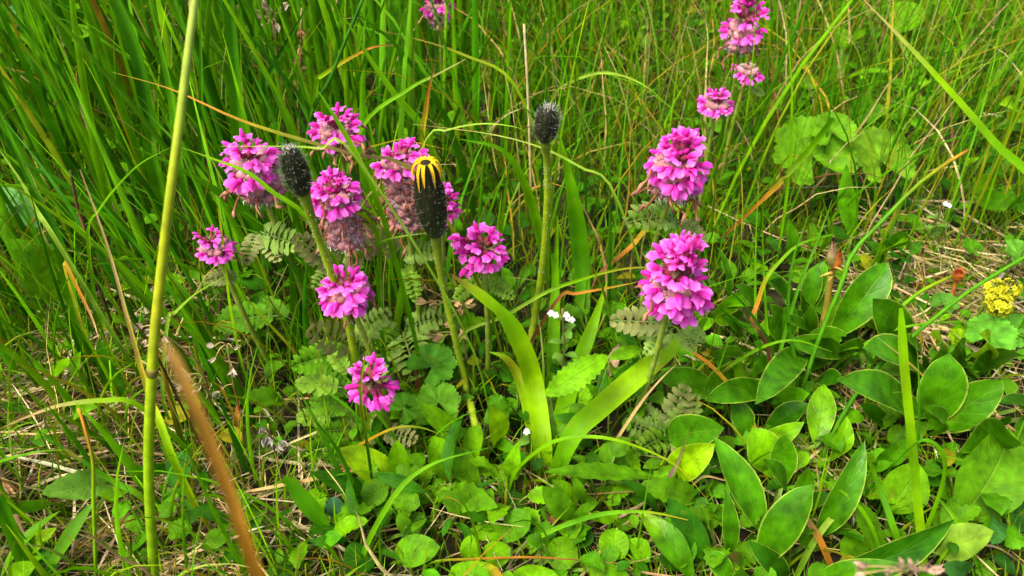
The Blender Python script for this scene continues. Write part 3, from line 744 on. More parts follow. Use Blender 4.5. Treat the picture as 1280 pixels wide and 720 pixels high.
# ================================================================== grass blades and stems that can be told apart
def to_ground(P, spread=.012):
    """carry a strand whose first point hangs in the air on down to the turf"""
    p = np.asarray(P[0]); g = float(ground_z(p[0], p[1]))
    if p[2] - g < .012:
        q = p.copy(); q[2] = g - .002
        return [q] + list(P[1:])
    t = p - np.asarray(P[1]); t = t / max(1e-9, np.linalg.norm(t))
    k = p[2] * .5
    a = p + np.array([t[0] * .5 * k, t[1] * .3 * k, -p[2] * .55])
    b = np.array([a[0] + t[0] * .15 * k, a[1] + .004, g - .002])
    return [b, a] + list(P)
def grass_blade(label, pts, y0, y1, wpx, cols, tube=False, fold=.3, taper=None, name='grass_strand', k=16, group=None, roll=.5, cat='grass blade'):
    n = len(pts); s = np.linspace(0, 1, n)
    P = [at_y(a, b, y0 + (y1 - y0) * t) for (a, b), t in zip(pts, s)]
    P = [p if p[2] > (.004 if i == 0 else .022) else at_z(a, b, .004 if i == 0 else .022) for i, (p, (a, b)) in enumerate(zip(P, pts))]
    wid = [max(.0006, wpx * float(depth(p)) / F) for p in P]
    m = len(P); P = to_ground(P); ext = len(P) - m
    path = smooth_path(P, k + 4 * ext)
    t = np.linspace(0, 1, len(path))
    wm = float(np.mean(wid))
    w_ = wm * (np.interp(t, *taper) if taper is not None else np.minimum(1, .6 + 2 * t) * np.clip((1 - t) * 2.2, .06, 1) ** .8)
    base = np.array([path[0][0], path[0][1], path[0][2]])
    mb = MB()
    if tube:
        add_tube(mb, path, w_ * .5, cols, 8)
    else:
        view = unit(CAM - path.mean(0)); nr = unit(view + np.array([0, 0, .5]) + R.normal(0, roll, 3) * .6)
        add_strip(mb, path, w_, nr, cols, fold=fold, across=3 if wpx < 10 else 5)
    o = link(name, mb.mesh(name, base), M['stem' if tube else 'blade'], None, base)
    return tag(o, label, cat, group or 'single grass blades crossing the turf')
UNI = ([0, 1], [1, .7])
def culm():
    pts = [(185, 735), (186, 600), (190, 465), (197, 380), (212, 250), (225, 150), (236, 60), (249, -40)]
    P = [at_y(a, b, .20 + .07 * i / 7) for i, (a, b) in enumerate(pts)]; base = np.array([P[0][0], P[0][1] , 0.0]); base[2] = ground_z(base[0], base[1])
    root = thing('grass_stalk', base, 'tall thick pale green grass stem with brown node beside the straw', 'grass stem')
    node = P[2]; P[0] = base - np.array([0, 0, .003])
    path = smooth_path(P, 30)
    mb = MB(); add_tube(mb, path, np.linspace(.0023, .0012, 30), [(.17, .33, .004), (.22, .36, .004), (.31, .34, .010), (.29, .36, .012), (.28, .38, .04), (.30, .40, .07)], 10)
    link('culm', mb.mesh('culm', base), M['stem'], root)
    mb = MB(); d_ = unit(P[3] - P[1]); add_tube(mb, np.array([node - d_ * .0022, node - d_ * .0008, node + d_ * .0008, node + d_ * .0022]), [.0019, .0024, .0024, .0019], [(.2, .2, .02), (.06, .03, .01), (.2, .2, .02)], 10)
    link('node', mb.mesh('node', base), M['stem'], root)
culm()
B = grass_blade
B('out of focus brown withered blade hanging close over the straw', [(332, 745), (290, 625), (250, 525), (222, 460), (203, 425)], .068, .08, 17, [(.26, .10, .012), (.34, .15, .012), (.30, .15, .02), (.28, .17, .04)], taper=([0, .6, .9, 1], [1, 1, .8, .2]), roll=.1)
B('blade with orange base and dry tan tip crossing the thick pale stem', [(216, 572), (200, 528), (185, 490), (160, 400), (135, 310), (100, 212)], .235, .28, 10, [ORANGE, LIME, LIME, YELLOW, TAN, TAN], taper=([0, .2, .45, .7, 1], [.3, 1, 1, .5, .12]))
B('long olive blade sloping across the grass behind the tilted dark hairy bud', [(525, 222), (440, 193), (350, 167), (290, 146), (215, 112), (140, 90)], .34, .42, 5, [GREEN, OLIVE, DKBROWN, OLIVE, ORANGE, OLIVE])
B('bright green blade slanting under the pink dome beside the tilted bud', [(392, 283), (340, 240), (310, 216), (270, 200), (226, 184)], .32, .33, 6, [GREEN, BRIGHT, BRIGHT, LIME])
B('thin pale blade lying across the pink dome and the tilted bud', [(445, 196), (400, 186), (360, 183), (275, 183)], .30, .31, 3.4, [GREEN, PALE, PALE])
B('green blade bent across the rear lousewort of the clump', [(474, 256), (450, 202), (427, 160), (408, 130), (392, 105)], .33, .34, 7, [GREEN, BRIGHT, GREEN])
B('long low blade turning red brown at its tip over the round leaves', [(540, 703), (600, 699), (660, 697), (720, 700), (785, 704), (832, 690)], .205, .215, 4.5, [BRIGHT, GREEN, ORANGE, BROWN, TAN])
B('blade arching up past the round leaves', [(440, 735), (457, 685), (480, 640), (505, 605), (545, 578), (610, 560)], .205, .24, 7, [GREEN, BRIGHT, BRIGHT, GREEN])
B('slender green arc over the toothed leaf', [(648, 585), (690, 553), (740, 546), (790, 556), (845, 582), (882, 622)], .25, .235, 5, [GREEN, BRIGHT, BRIGHT, LIME, YELLOW])
B('curved blade yellowing to its tip above the round leaves', [(634, 690), (680, 668), (710, 655), (755, 642), (810, 640), (860, 650)], .225, .22, 6, [LIME, BRIGHT, GREEN, BRIGHT, YELLOW])
B('purple brown withered blade standing against the glossy lance leaves', [(818, 640), (832, 605), (846, 580), (862, 538)], .25, .26, 5, [BROWN, (.22, .10, .09), (.2, .14, .1), OLIVE])
# broad yellow-green blades in the middle
W1 = ([0, .12, .35, .62, .72, .85, 1], [.8, 1, 1.1, 1.0, .55, .6, .03])
B('broad yellow green blade folded over with pointed brown tip', [(681, 592), (677, 545), (668, 485), (655, 440), (632, 398), (602, 370), (562, 342)], .30, .315, 24, [BRIGHT, LIME, LIME, LIME, BRIGHT, LIME, BROWN], taper=W1, fold=.2, roll=.1, k=24)
B('broad bright blade running up to the fullest lousewort', [(690, 596), (715, 545), (750, 510), (792, 474), (830, 442), (868, 405)], .262, .32, 28, [GREEN, BRIGHT, LIME, LIME, BRIGHT], taper=([0, .25, .6, .85, 1], [.6, .95, 1, .8, .1]), fold=.2, roll=.1, k=20)
B('upright broad blade rising behind the oval toothed leaf', [(686, 588), (700, 530), (720, 462), (740, 410), (759, 352)], .305, .37, 22, [GREEN, BRIGHT, BRIGHT, LIME], taper=([0, .3, .7, 1], [.8, 1, .8, .05]), fold=.2, roll=.1)
B('yellow green blade bent beside the folded broad blade', [(672, 580), (662, 520), (650, 475), (632, 448), (612, 440)], .31, .325, 15, [LIME, LIME, OLIVE, BRIGHT], taper=([0, .5, 1], [1, 1, .1]), roll=.1)
B('straight broad green blade behind the small white flower', [(690, 500), (692, 430), (694, 360), (697, 270)], .37, .40, 15, [GREEN, BRIGHT, BRIGHT], taper=([0, .5, 1], [1, 1, .1]), roll=.1)
B('wide green blade standing close beside the small black bud', [(730, 420), (727, 330), (716, 245), (700, 172)], .41, .43, 22, [GREEN, GREEN, BRIGHT], taper=([0, .5, 1], [.8, 1, .1]), roll=.1)
B('green blade bending over towards the clump from the small black bud', [(693, 370), (674, 290), (656, 232), (628, 188), (575, 174)], .41, .40, 17, [GREEN, BRIGHT, BRIGHT, GREEN], taper=([0, .4, .7, 1], [.8, 1, .6, .05]), roll=.1)
B('pale thin arc rising beside the small black bud', [(530, 180), (560, 163), (600, 155), (640, 158), (668, 168)], .38, .37, 3.2, [TAN, PALE, PALE, BRIGHT])
B('long pale strand sagging past the stem of the small black bud', [(765, 236), (727, 210), (680, 186), (615, 168), (515, 155)], .37, .39, 3.2, [GREEN, PALE, PALE, TAN])
B('light green arc over the grass by the dense pink head', [(690, 123), (712, 103), (750, 91), (785, 97), (817, 115), (848, 146)], .50, .46, 3.6, [OLIVE, PALE, PALE, GREEN])
# right side
B('wide green blade cutting diagonally through the thin wiry grass', [(1300, 245), (1244, 180), (1197, 125), (1137, 59), (1080, 0)], .36, .42, 10, [BRIGHT, BRIGHT, BRIGHT, LIME, TAN], taper=([0, .4, .75, 1], [1.15, 1.1, .7, .1]))
B('long green stalk with orange broken end leaning over the leaf rosettes', [(985, 540), (1025, 420), (1051, 358), (1066, 316), (1102, 277), (1146, 232), (1185, 203), (1210, 188)], .31, .38, 6, [DARK, GREEN, GREEN, GREEN, OLIVE, ORANGE], tube=True, taper=UNI)
B('snapped blade, green above and brown below the orange break', [(893, 307), (932, 270), (974, 230), (986, 216), (1014, 184), (1042, 148)], .46, .40, 7, [BROWN, BROWN, BROWN, ORANGE, PALE, BRIGHT, GREEN], taper=([0, .45, .6, 1], [.45, .6, 1.1, .9]), roll=.1)
B('thick green stalk running down from the yellow flower cluster', [(1020, 580), (1060, 508), (1100, 456), (1135, 425), (1170, 396), (1220, 358), (1300, 310)], .28, .36, 6, [GREEN, DARK, GREEN, GREEN], tube=True, taper=UNI)
B('green stalk bowed towards the orange seed cup', [(1075, 480), (1100, 430), (1120, 392), (1150, 365), (1190, 345)], .33, .37, 6, [GREEN, GREEN, BRIGHT, OLIVE], tube=True, taper=UNI)
B('thin flat blade lying over the rosette leaves below the yellow cluster', [(1050, 452), (1090, 425), (1130, 409), (1200, 402), (1290, 408)], .34, .335, 4.5, [GREEN, BRIGHT, GREEN])
B('straight yellow green flat stem standing before the broad leaf rosettes', [(1158, 735), (1152, 680), (1146, 618), (1139, 545), (1130, 457), (1126, 385)], .205, .26, 11, [LIME, LIME, BRIGHT, LIME, BRIGHT], taper=([0, .9, 1], [1, .95, .4]), roll=.1)
B('blade looped over in a hook by the flat yellow green stem', [(1136, 695), (1161, 655), (1180, 602), (1180, 571), (1161, 551), (1139, 559), (1098, 602)], .225, .235, 7, [BRIGHT, BRIGHT, GREEN, DARK])
B('narrow green blade leaning towards the hooked one', [(1134, 700), (1117, 659), (1096, 600), (1070, 538)], .225, .25, 8, [BRIGHT, GREEN, BRIGHT])
B('folded pale blade between the two lance leaf rosette', [(990, 730), (1017, 677), (1049, 637), (1071, 614)], .21, .235, 8, [BRIGHT, PALE, GREEN])
B('dead orange brown blade stub by the lance leaf rosette', [(1052, 728), (1027, 680), (1001, 638)], .205, .22, 9, [BROWN, ORANGE, TAN], taper=([0, .7, 1], [.8, 1, .7]))
B('short straw bit lying across the lance leaf rosette leaf', [(878, 596), (905, 600), (934, 606)], .25, .25, 3, [TAN, TAN])
B('tan straw lying over the small dark weeds', [(1290, 631), (1250, 622), (1210, 615)], .24, .24, 3, [TAN, STRAW])
B('bent tan straw under the pale rounded leaf', [(1290, 695), (1245, 684), (1204, 682)], .215, .22, 3, [TAN, STRAW])
B('thin green blade curving down beside the pale rounded leaf', [(1232, 722), (1205, 668), (1180, 630), (1158, 615)], .215, .24, 5, [GREEN, BRIGHT, GREEN])
B('fine blade crossing in front of the large matt leaf', [(1268, 592), (1205, 576), (1142, 561)], .25, .25, 4, [GREEN, BRIGHT])
B('pale green blade stretched across the fullest lousewort', [(582, 414), (630, 395), (680, 366), (720, 351), (762, 339), (802, 334), (858, 337)], .335, .31, 5, [GREEN, PALE, PALE, BRIGHT, OLIVE, BROWN])
B('dark thin blade running from the fullest lousewort into the rosettes', [(964, 432), (945, 402), (927, 378), (905, 360), (878, 346)], .33, .33, 4, [GREEN, DARK, DARK])
B('dark thin blade lying below the fullest lousewort', [(945, 425), (915, 398), (890, 377)], .335, .335, 4, [DARK, DARK])
B('arched blade, yellow green then withered brown, over the rosettes', [(958, 428), (940, 402), (946, 382), (957, 350), (975, 327), (1000, 305), (1042, 293)], .335, .37, 5.5, [BROWN, BROWN, DKBROWN, ORANGE, LIME, BRIGHT, GREEN], taper=([0, .4, .6, 1], [.8, 1, 1, .4]))
B('long orange and green blade curving below the fullest lousewort', [(946, 545), (938, 522), (915, 487), (892, 460), (865, 440), (830, 418), (783, 404), (762, 407)], .285, .335, 5.5, [GREEN, OLIVE, YELLOW, ORANGE, ORANGE, BROWN])
B('brown withered blade reaching the fullest lousewort', [(700, 371), (720, 367), (765, 359), (804, 351)], .34, .34, 4.5, [BROWN, BROWN, ORANGE, OLIVE])
B('blade fading from green to curled brown beside the fullest lousewort', [(812, 288), (790, 308), (770, 325), (746, 346), (732, 386)], .41, .37, 7, [GREEN, BRIGHT, ORANGE, BROWN, BROWN])
B('dark thin stem crossing the rosette under the capsule stalk', [(1002, 560), (996, 470), (985, 400), (990, 330), (1010, 270)], .30, .36, 4.5, [GREEN, DARK, GREEN])
B('straight dark stem leaning over the rosette towards the big pleated leaves', [(968, 470), (980, 420), (998, 360), (1022, 300), (1040, 250)], .32, .38, 5, [DARK, GREEN, GREEN])
B('fine green stem standing between rosette leaves and the fullest lousewort', [(960, 445), (957, 390), (954, 330), (953, 250)], .34, .38, 4, [GREEN, BRIGHT, GREEN])
B('second fine green stem standing beside the fullest lousewort', [(945, 430), (944, 370), (945, 300), (950, 200)], .35, .40, 3.6, [GREEN, GREEN, BRIGHT])
B('tan straw stem slanting across the broad opposite leaves', [(1188, 500), (1165, 480), (1130, 448), (1095, 420)], .30, .31, 3.5, [TAN, ORANGE, TAN])
B('yellow tan straw leaning by the ferny leaves under the fullest lousewort', [(772, 548), (800, 505), (825, 475), (846, 455)], .275, .29, 4, [YELLOW, TAN, TAN])
B('thin green blade arching over the small yellow green rosette', [(880, 500), (900, 470), (940, 440), (990, 425), (1040, 440)], .32, .31, 4, [GREEN, BRIGHT, BRIGHT])
B('thin dark blade crossing over the huge dark curved leaf', [(1110, 720), (1090, 660), (1060, 620), (1010, 590)], .21, .235, 5, [GREEN, BRIGHT, GREEN])
# centre and left
B('dark thin blade crossing the lowest lousewort', [(464, 592), (456, 535), (451, 500), (452, 470), (460, 430), (469, 398)], .25, .262, 4.2, [GREEN, DARK, OLIVE, GREEN])
B('thin arc, brown then green, below the lowest lousewort', [(434, 568), (467, 547), (500, 534), (535, 537), (572, 556)], .265, .26, 4.5, [BROWN, ORANGE, OLIVE, GREEN])
B('thin blade sloping under the lowest lousewort', [(500, 602), (487, 572), (455, 532), (430, 505), (378, 470)], .262, .28, 4.5, [GREEN, DARK, GREEN, BRIGHT])
B('wide dark ridged blade standing low over the corner straw', [(36, 735), (17, 670), (-4, 622)], .20, .21, 17, [DARK, GREEN, DARK], taper=([0, 1], [1, .9]), roll=.1)
B('green blade crossing under the blurred brown one', [(306, 720), (272, 650), (245, 590), (225, 535)], .20, .215, 8, [GREEN, BRIGHT, GREEN])
B('upright thin stem with orange top beside the oval straw leaf', [(112, 730), (117, 627), (116, 577), (106, 535), (98, 510)], .205, .225, 5, [BRIGHT, LIME, OLIVE, ORANGE, ORANGE], tube=True, taper=UNI)
B('dark green blade pressed over the oval straw leaf', [(172, 617), (140, 600), (87, 565), (48, 538)], .24, .25, 8, [OLIVE, GREEN, DARK])
B('green blade short over the bare straw', [(-10, 585), (37, 567), (78, 562)], .24, .245, 6, [GREEN, BRIGHT])
B('long arched blade, tan tip to green, over the straw', [(170, 505), (125, 501), (75, 507), (32, 522), (-10, 540)], .27, .26, 6.5, [GREEN, BRIGHT, LIME, TAN, BROWN])
B('dark brown dead strand beside the thick pale stem', [(194, 440), (185, 425), (162, 397), (133, 374)], .27, .27, 3.2, [DKBROWN, DKBROWN, BROWN])
B('wide dark green blade leaning at the outer edge of the tall grass', [(95, 400), (87, 360), (75, 310), (50, 255), (32, 217), (12, 172)], .34, .37, 13, [DARK, GREEN, DARK, GREEN], taper=([0, .6, 1], [1, 1, .2]))
B('pale blade lying along the wide dark green one', [(70, 300), (47, 265), (25, 225), (-6, 180)], .33, .35, 6, [GREEN, PALE, PALE])
B('dark brown dry stalk standing in the tall grass', [(118, 340), (107, 290), (97, 260), (88, 213)], .36, .37, 5, [OLIVE, DKBROWN, BROWN, DKBROWN], tube=True, taper=UNI)
B('green arc bowing towards the thick pale stem', [(110, 295), (125, 262), (145, 235), (175, 205), (214, 184)], .33, .30, 4.5, [GREEN, BRIGHT, BRIGHT])
B('slanting green blade at the top of the tall grass', [(122, 225), (110, 190), (82, 130), (50, 65), (15, -8)], .45, .47, 8, [GREEN, BRIGHT, GREEN])
B('second slanting blade parallel in the tall grass', [(125, 200), (110, 150), (85, 80), (45, -6)], .46, .48, 7, [GREEN, BRIGHT, BRIGHT])
B('very wide dark striped blade in the tall grass', [(190, 200), (185, 150), (168, 60), (138, -12)], .45, .47, 17, [DARK, GREEN, DARK, GREEN], taper=([0, .6, 1], [.9, 1, .7]), roll=.1)
B('wide dark blade close beside the thick pale stem', [(222, 190), (217, 140), (205, 75), (184, -8)], .44, .46, 12, [DARK, GREEN, GREEN])
B('dark upright blade just behind the thick pale stem', [(252, 260), (251, 180), (251, 90), (250, -10)], .43, .45, 9, [DARK, DARK, GREEN])
B('very wide dark upright blade behind the pink dome by the tilted bud', [(300, 230), (297, 165), (292, 80), (284, -12)], .45, .47, 16, [DARK, GREEN, DARK], taper=([0, .6, 1], [.9, 1, .8]), roll=.1)
B('standing dry straw stalk behind the small black bud', [(664, 260), (662, 180), (659, 100), (655, 30)], .50, .52, 4, [TAN, TAN, STRAW, STRAW], tube=True, taper=UNI)
B('wide dark green blade bending above the clump', [(330, 120), (335, 95), (360, 50), (392, -6)], .48, .50, 9, [GREEN, DARK, DARK])
B('dark straight stem leaning above the rear lousewort', [(388, 150), (412, 100), (430, 55), (454, -2)], .45, .47, 6, [GREEN, DARK, DARK], tube=True, taper=UNI)
B('broad bright blade slanting to the rear lousewort', [(530, 165), (495, 120), (460, 70), (425, 12)], .46, .46, 9, [GREEN, BRIGHT, BRIGHT])
B('thin blade rising to a tan tip above the clump', [(452, 160), (510, 112), (548, 92), (582, 74)], .45, .47, 5, [GREEN, BRIGHT, BRIGHT, TAN])
B('brown to green strand sloping at the back of the clump', [(640, 102), (582, 70), (532, 52), (468, 36)], .52, .55, 4, [GREEN, LIME, OLIVE, BROWN])
B('blade with curled orange tip at the back of the clump', [(395, 110), (402, 95), (442, 70), (470, 58), (502, 57)], .48, .48, 5, [GREEN, BRIGHT, LIME, ORANGE, BROWN])
B('yellow blade with black pointed tip behind the clump', [(528, 170), (532, 140), (536, 112), (546, 72)], .46, .46, 7, [GREEN, YELLOW, YELLOW, ORANGE, DKBROWN])
B('wide dark blade standing in the straw just past the thick pale stem', [(268, 455), (250, 410), (232, 370), (210, 342)], .33, .35, 17, [GREEN, DARK, GREEN], taper=([0, .5, 1], [1, 1, .2]), roll=.1)
B('green blade with golden drooping tip in the grass by the straw', [(80, 330), (97, 360), (115, 397), (123, 422)], .33, .31, 5, [GREEN, YELLOW, ORANGE, STRAW])
B('pale arc reaching from the thick pale stem', [(210, 402), (220, 390), (245, 367), (284, 344)], .30, .31, 5, [GREEN, PALE, BRIGHT])
B('yellow green stalk standing before the short lousewort', [(295, 420), (287, 375), (282, 330), (274, 262)], .325, .335, 6, [GREEN, LIME, LIME, OLIVE], taper=UNI)
B('thin stalk running down from the short lousewort', [(365, 436), (320, 387), (289, 345)], .33, .335, 4, [GREEN, OLIVE, LIME])
B('arched stem between the clump and the yellow tipped bud', [(434, 342), (457, 315), (485, 299), (534, 291)], .325, .325, 5, [BROWN, OLIVE, BRIGHT, PALE])
B('bright blade with orange tip lying on the middle lousewort', [(474, 350), (475, 310), (468, 285), (452, 268), (424, 266)], .33, .315, 6, [GREEN, GREEN, BRIGHT, LIME, ORANGE])

# ================================================================== broad-leaved plants
def leafy(name, label, cat, leaves, mat='fleshy', col=FLESHY, margin=(.34, .46, .05), group=None, shape='obovate', teeth=0, zb=.012, zt=.045, stalk=True, up=(0, -.55, 1.0), jit=.25, base=None, extra=0):
    """leaves: (base px, base py, tip px, tip py, width px [, options])"""
    B_ = [at_z(l[0], l[1], zb) for l in leaves]
    c = np.mean(B_, 0) if base is None else at_z(base[0], base[1], 0)
    c = np.array([c[0], c[1], ground_z(c[0], c[1])])
    root = thing(name, c, label, cat, group)
    if extra:
        leaves = list(leaves)
        for q in range(extra):
            l = leaves[int(R.integers(len(B_)))]; a = math.atan2(l[3] - l[1], l[2] - l[0]) + R.normal(0, 1.1); L = R.uniform(34, 62)
            bx_, by_ = l[0] + R.normal(0, 14), l[1] + R.normal(0, 9)
            leaves.append((bx_, by_, bx_ + L * math.cos(a), by_ + L * math.sin(a) * .7 - 8, R.uniform(18, 30), {'zt': R.uniform(.018, .04), 'col': [FLESHY, DARK, GREEN, BRIGHT][int(R.integers(4))]})); B_.append(at_z(bx_, by_, .008))
    for l, b in zip(leaves, B_):
        o = l[5] if len(l) > 5 else {}
        t = at_z(l[2], l[3], o.get('zt', zt * R.uniform(.75, 1.3))); d = float(depth((b + t) / 2)); w_ = l[4] * d / F
        cc = np.asarray(o.get('col', col)) * R.uniform(.82, 1.18)
        n = np.asarray(o.get('up', up), float) + R.normal(0, jit, 3)
        mb = MB()
        add_leaf(mb, b, t, w_, n, cc, shape=o.get('shape', shape), teeth=o.get('teeth', teeth), margin=o.get('margin', margin), arch=o.get('arch', R.uniform(.03, .15)), fold=o.get('fold', R.uniform(.15, .38)), tipcol=o.get('tip'), nu=11, nv=8 if l[4] > 18 else 6)
        if stalk:
            g = c + (b - c) * .35; g[2] = c[2] - .002
            add_strip(mb, smooth_path([g, (g + b) / 2 + np.array([0, 0, .002]), b + (t - b) * .03], 6), np.full(6, max(.0016, w_ * .16)), n, [np.asarray(col) * .9, (.18, .30, .04)], fold=.4)
        link('leaf', mb.mesh('leaf', c), M[o.get('mat', mat)], root)
    return root
RG = 'fleshy leaf rosettes on the turf'
leafy('leaf_rosette', 'large fleshy leaf rosette around the stalk with two orange and pale seed capsules', 'rosette plant', [
    (1036, 424, 1110, 328, 46), (1002, 445, 945, 504, 36), (985, 432, 1058, 420, 27), (1060, 444, 985, 428, 30), (967, 434, 994, 383, 32), (998, 388, 950, 340, 27), (942, 398, 920, 357, 27),
    (933, 474, 943, 428, 21), (884, 443, 929, 443, 15, {'shape': 'lance'}), (905, 392, 896, 308, 24), (900, 396, 940, 418, 28), (891, 436, 884, 398, 20), (1012, 395, 1030, 326, 26), (1005, 395, 1022, 330, 24), (1015, 420, 980, 400, 24),
    (1040, 440, 1085, 455, 28), (925, 470, 880, 492, 38), (965, 495, 882, 500, 34), (975, 420, 962, 380, 22), (1000, 420, 1012, 382, 24), (980, 440, 955, 395, 24), (920, 430, 905, 395, 18), (1046, 402, 1072, 345, 20, {'col': (.07, .22, .05)}), (955, 372, 1000, 345, 20)], zt=.055, group=RG, base=(985, 455), extra=20)
leafy('leaf_rosette', 'large fleshy leaf rosette with broad opposite leaves beside the flat yellow green stem', 'rosette plant', [
    (1134, 534, 1048, 474, 54, {'shape': 'oval'}), (1160, 532, 1186, 442, 56), (1162, 536, 1254, 476, 52, {'shape': 'oval'}), (1158, 545, 1154, 508, 17), (1122, 440, 1092, 374, 50), (1150, 488, 1080, 434, 58), (1172, 450, 1200, 426, 22),
    (1146, 472, 1176, 434, 32), (1214, 474, 1285, 446, 42), (1208, 452, 1226, 418, 30, {'col': LIME}), (1196, 575, 1265, 542, 48), (1290, 525, 1250, 503, 24, {'col': DARK}), (1180, 460, 1200, 436, 30), (1160, 520, 1100, 500, 30), (1150, 470, 1130, 420, 26), (1176, 440, 1162, 418, 18, {'col': LIME}), (1195, 520, 1262, 520, 30)], zt=.06, group=RG, base=(1160, 540), extra=14)
leafy('leaf_rosette', 'glossy lance leaf rosette beside the dead orange brown blade stub', 'rosette plant', [
    (958, 672, 892, 546, 42, {'shape': 'lance', 'arch': .06}), (948, 708, 1016, 606, 46), (911, 697, 907, 610, 22, {'shape': 'lance'}), (972, 636, 955, 574, 28), (976, 612, 981, 543, 32), (1018, 674, 1081, 552, 36, {'shape': 'lance'}),
    (985, 722, 935, 675, 28, {'shape': 'lance', 'col': DARK}), (900, 735, 912, 695, 32, {'tip': BROWN}), (960, 745, 905, 740, 30), (985, 640, 1010, 585, 28, {'col': GREEN})], zt=.05, group=RG, base=(955, 705), extra=6)
leafy('leaf_rosette', 'low rosette with one huge dark curved leaf beneath the hooked blade', 'rosette plant', [
    (1000, 726, 1194, 650, 44, {'shape': 'lance', 'col': DARK, 'arch': .12}), (1010, 735, 1130, 705, 26, {'shape': 'lance'}), (1040, 745, 1110, 735, 30, {'col': DARK})], zt=.05, group=RG, base=(1010, 730))
leafy('leaf_rosette', 'small rosette of rounded yellow green leaves under the long orange and green blade', 'rosette plant', [
    (935, 548, 916, 498, 30, {'shape': 'oval'}), (930, 560, 1005, 528, 28, {'shape': 'oval', 'col': BRIGHT}), (960, 590, 940, 535, 46, {'col': BRIGHT}), (955, 540, 1010, 505, 30, {'col': DARK}), (835, 545, 905, 535, 46, {'shape': 'oval', 'mat': 'herb'}), (842, 590, 893, 555, 42, {'shape': 'oval', 'col': LIME}), (905, 500, 820, 470, 36, {'col': GREEN, 'mat': 'herb'}), (1020, 560, 1030, 480, 34, {'shape': 'lance', 'col': BRIGHT}), (1040, 575, 1058, 520, 26, {'shape': 'lance', 'col': BRIGHT})], zt=.035, group=RG, base=(940, 565))
HG = 'broad-leaved herbs among the grass'
leafy('broadleaf_herb', 'matt hairy herb with one very large leaf at the side of the turf', 'herb', [(1196, 652, 1263, 536, 80, {'shape': 'oval'}), (1108, 640, 1150, 580, 56, {'shape': 'oval', 'col': BRIGHT}), (1100, 688, 1073, 626, 32, {'shape': 'strap', 'teeth': 9}), (1054, 700, 1080, 672, 32, {'shape': 'round'}), (1172, 692, 1242, 664, 44, {'shape': 'oval', 'col': (.16, .29, .02)}), (1095, 580, 1134, 548, 30, {'col': GREEN})], mat='herb', col=HERB, margin=None, group=HG, zt=.04)
leafy('broadleaf_herb', 'oval toothed leaf held out over the broad bright blade', 'herb', [(682, 494, 760, 445, 38, {'shape': 'oval', 'teeth': 11, 'zt': .075}), (760, 448, 803, 436, 17, {'shape': 'oval', 'zt': .06})], mat='herb', col=BRIGHT, margin=None, group=HG, zb=.06)
leafy('broadleaf_herb', 'herb with long jagged dandelion-like leaf lying flat', 'herb', [(826, 597, 680, 590, 27, {'shape': 'lance', 'teeth': 8, 'arch': .02}), (872, 622, 800, 606, 38, {'shape': 'oval', 'teeth': 8}), (552, 612, 622, 634, 40, {'shape': 'lance', 'teeth': 6}), (600, 640, 545, 615, 34, {'shape': 'lance', 'teeth': 5})], mat='herb', col=HERB, margin=None, group=HG, zt=.03, base=(690, 612))
leafy('broadleaf_herb', 'herb with dark glossy lance leaves by the purple brown blade', 'herb', [(888, 704, 834, 622, 36, {'shape': 'lance'}), (868, 728, 798, 640, 36, {'shape': 'lance', 'col': GREEN, 'tip': LIME}), (824, 644, 776, 600, 22, {'shape': 'lance'})], col=DARK, margin=None, group=HG, zt=.04)
leafy('broadleaf_herb', 'herb with paired pointed leaves beside the round leaves over straw', 'herb', [(716, 648, 678, 608, 30, {'shape': 'oval'}), (731, 630, 712, 590, 13, {'shape': 'lance'}), (722, 650, 735, 628, 18), (718, 640, 690, 600, 28, {'shape': 'oval', 'col': BRIGHT}), (735, 645, 775, 640, 20, {'shape': 'lance', 'col': BRIGHT})], col=HERB, mat='herb', margin=None, group=HG, zt=.035)
leafy('broadleaf_herb', 'cluster of round leaves above straw low in the turf', 'herb', [(683, 700, 722, 684, 40, {'shape': 'round'}), (766, 702, 768, 660, 38, {'shape': 'round'}), (812, 702, 785, 675, 28, {'shape': 'oval'}), (642, 664, 582, 668, 24, {'shape': 'oval'}), (606, 700, 638, 684, 33, {'shape': 'round'}), (590, 700, 590, 668, 26, {'shape': 'round'}), (560, 720, 630, 722, 40, {'shape': 'round', 'tip': ORANGE}), (640, 720, 700, 722, 30, {'shape': 'oval'}), (598, 655, 615, 610, 26, {'shape': 'oval'}), (735, 712, 780, 720, 26, {'shape': 'oval'})], mat='herb', col=BRIGHT, margin=None, group=HG, zt=.02)
leafy('broadleaf_herb', 'herb with large bright ovate leaves under the thin brown arc', 'herb', [(500, 606, 425, 560, 40, {'shape': 'oval', 'col': LIME}), (470, 624, 388, 590, 26, {'shape': 'lance', 'col': DARK}), (414, 664, 354, 594, 22, {'shape': 'lance', 'col': GREEN, 'mat': 'blade'}), (505, 610, 495, 550, 26), (600, 612, 560, 560, 36), (560, 600, 540, 545, 34), (640, 600, 648, 552, 22, {'shape': 'lance'}), (622, 556, 612, 508, 32, {'shape': 'oval', 'col': LIME}), (575, 548, 522, 502, 25, {'shape': 'lance'}), (590, 590, 600, 530, 30)], mat='herb', col=BRIGHT, margin=None, group=HG, zt=.04, base=(540, 600))
leafy('broadleaf_herb', 'herb with round clover-like leaves on the mossy soil', 'herb', [(452, 645, 432, 626, 26, {'shape': 'round', 'col': BRIGHT}), (424, 645, 412, 622, 22, {'shape': 'round', 'col': (.06, .2, .08)}), (512, 668, 500, 640, 20, {'shape': 'round'}), (515, 668, 528, 640, 22, {'shape': 'round'}), (492, 694, 550, 684, 40, {'shape': 'oval'}), (430, 615, 440, 600, 14, {'shape': 'round'}), (420, 655, 428, 642, 10)], mat='herb', col=HERB, margin=None, group=HG, zt=.02)
